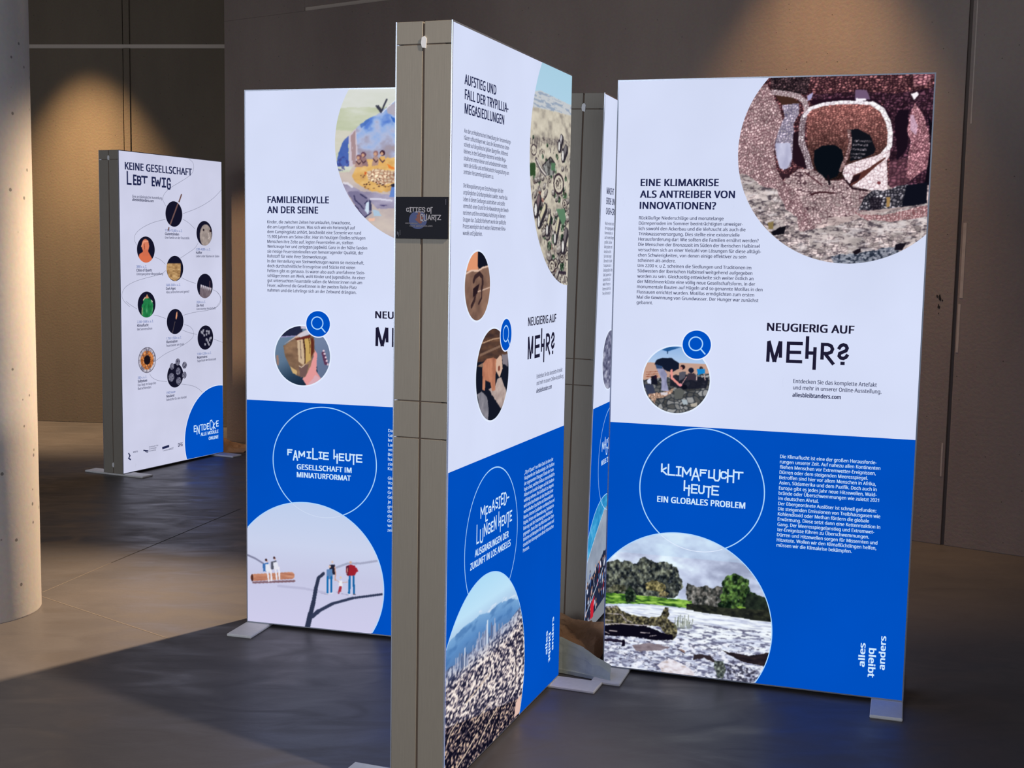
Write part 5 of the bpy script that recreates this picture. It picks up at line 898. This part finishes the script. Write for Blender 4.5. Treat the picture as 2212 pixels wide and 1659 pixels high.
# ------------------------------------------------------------------ crumpled paper and sheet on the floor
def sheet(name, rows, mat, label, cat, amp, seed, sub=5, cell=.05):
    """rows: lists of 3-D control points, bottom front to back"""
    R = np.array(rows, float); h, w = R.shape[:2]; H_, W_ = (h-1)*sub*2+1, (w-1)*sub*2+1
    u = np.linspace(0, h-1, H_); v = np.linspace(0, w-1, W_)
    def interp(A, t):
        i = np.clip(np.floor(t).astype(int), 0, len(A)-2); f = (t-i)[:, None, None]; return A[i]*(1-f)+A[i+1]*f
    Q = interp(R, u); Q = interp(Q.transpose(1, 0, 2), v).transpose(1, 0, 2)
    X, Y = Q[..., 0], Q[..., 1]; st = np.arange(H_)[:, None]*.013*np.ones(W_)
    n1 = np.abs(fbm(X/cell+3*st, Y/cell+7*st, seed, 2)-.5)*2; n2 = fbm(X/cell*.7, Y/cell*.7+9*st, seed+5, 2)-.5
    Q[..., 2] += amp*(n1-.3)*np.clip(Q[..., 2]/.03, 0, 1); Q[..., 0] += amp*.8*n2; Q[..., 1] += amp*.8*(n1-.3); Q[..., 2] = np.maximum(Q[..., 2], .0135 if name == 'plastic_sheet' else .004)
    Q[0, :, 2] = .002; Q[-1, :, 2] = .002
    bm = bmesh.new(); vs = [[bm.verts.new(Q[i, j]) for j in range(W_)] for i in range(H_)]
    for i in range(H_-1):
        for j in range(W_-1): bm.faces.new((vs[i][j], vs[i][j+1], vs[i+1][j+1], vs[i+1][j]))
    ctr = Vector(Q.reshape(-1, 3).mean(0)); ctr.z = 0
    for q in bm.verts: q.co -= ctr
    me = bm_done(bm, name); o = link(name, me, mat); o.location = ctr
    md = o.modifiers.new('thickness', 'SOLIDIFY'); md.thickness = .0008; md.offset = 1
    return tag(o, label, cat)
M_KRAFT = plain('kraft_paper', rgb(206, 158, 116), .75, 0, .12, 25, .25); M_SHEET = plain('grey_sheet', rgb(186, 194, 182), .45, 0, .12, 20, .2)
sheet('kraft_paper', [[(.03, 4.29, 0), (.14, 4.27, 0), (.23, 4.255, 0), (.30, 4.26, 0), (.325, 4.30, 0)],
                      [(.03, 4.34, .06), (.14, 4.33, .06), (.23, 4.32, .065), (.31, 4.33, .06), (.36, 4.41, .04)],
                      [(.04, 4.43, .09), (.14, 4.43, .10), (.23, 4.42, .09), (.33, 4.43, .085), (.46, 4.43, .05)],
                      [(.05, 4.49, .10), (.15, 4.49, .115), (.24, 4.49, .11), (.35, 4.49, .09), (.48, 4.47, .05)],
                      [(.06, 4.56, 0), (.15, 4.555, 0), (.25, 4.54, 0), (.37, 4.52, 0), (.50, 4.49, 0)]], M_KRAFT,
      'crumpled brown kraft paper on the floor between the centre light boxes', 'paper', .028, 5)
sheet('plastic_sheet', [[(.05, 4.225, 0), (.19, 4.185, 0), (.27, 4.14, 0), (.350, 4.085, 0)],
                        [(.05, 4.232, .07), (.19, 4.205, .07), (.27, 4.160, .055), (.352, 4.105, .03)],
                        [(.05, 4.242, .13), (.19, 4.225, .12), (.262, 4.190, .095), (.354, 4.140, .045)],
                        [(.05, 4.252, .10), (.19, 4.235, .09), (.258, 4.215, .07), (.322, 4.205, .014)]], M_SHEET,
      'greyish green sheet crumpled in front of the brown paper at the centre light boxes', 'sheet', .012, 9, 6, .07)
sheet('kraft_paper', [[(-2.16, 8.70, 0), (-2.06, 8.66, 0), (-1.97, 8.665, 0), (-1.88, 8.70, 0)],
                      [(-2.17, 8.78, .08), (-2.06, 8.74, .075), (-1.97, 8.74, .03), (-1.86, 8.80, .02)],
                      [(-2.18, 8.88, .10), (-2.06, 8.86, .085), (-1.96, 8.87, .04), (-1.85, 8.90, .02)],
                      [(-2.18, 8.98, 0), (-2.06, 8.98, 0), (-1.96, 9.00, 0), (-1.86, 9.0, 0)]], M_KRAFT,
      'crumpled brown kraft paper by the far end of the far left light box', 'paper', .03, 21, 4, .06)
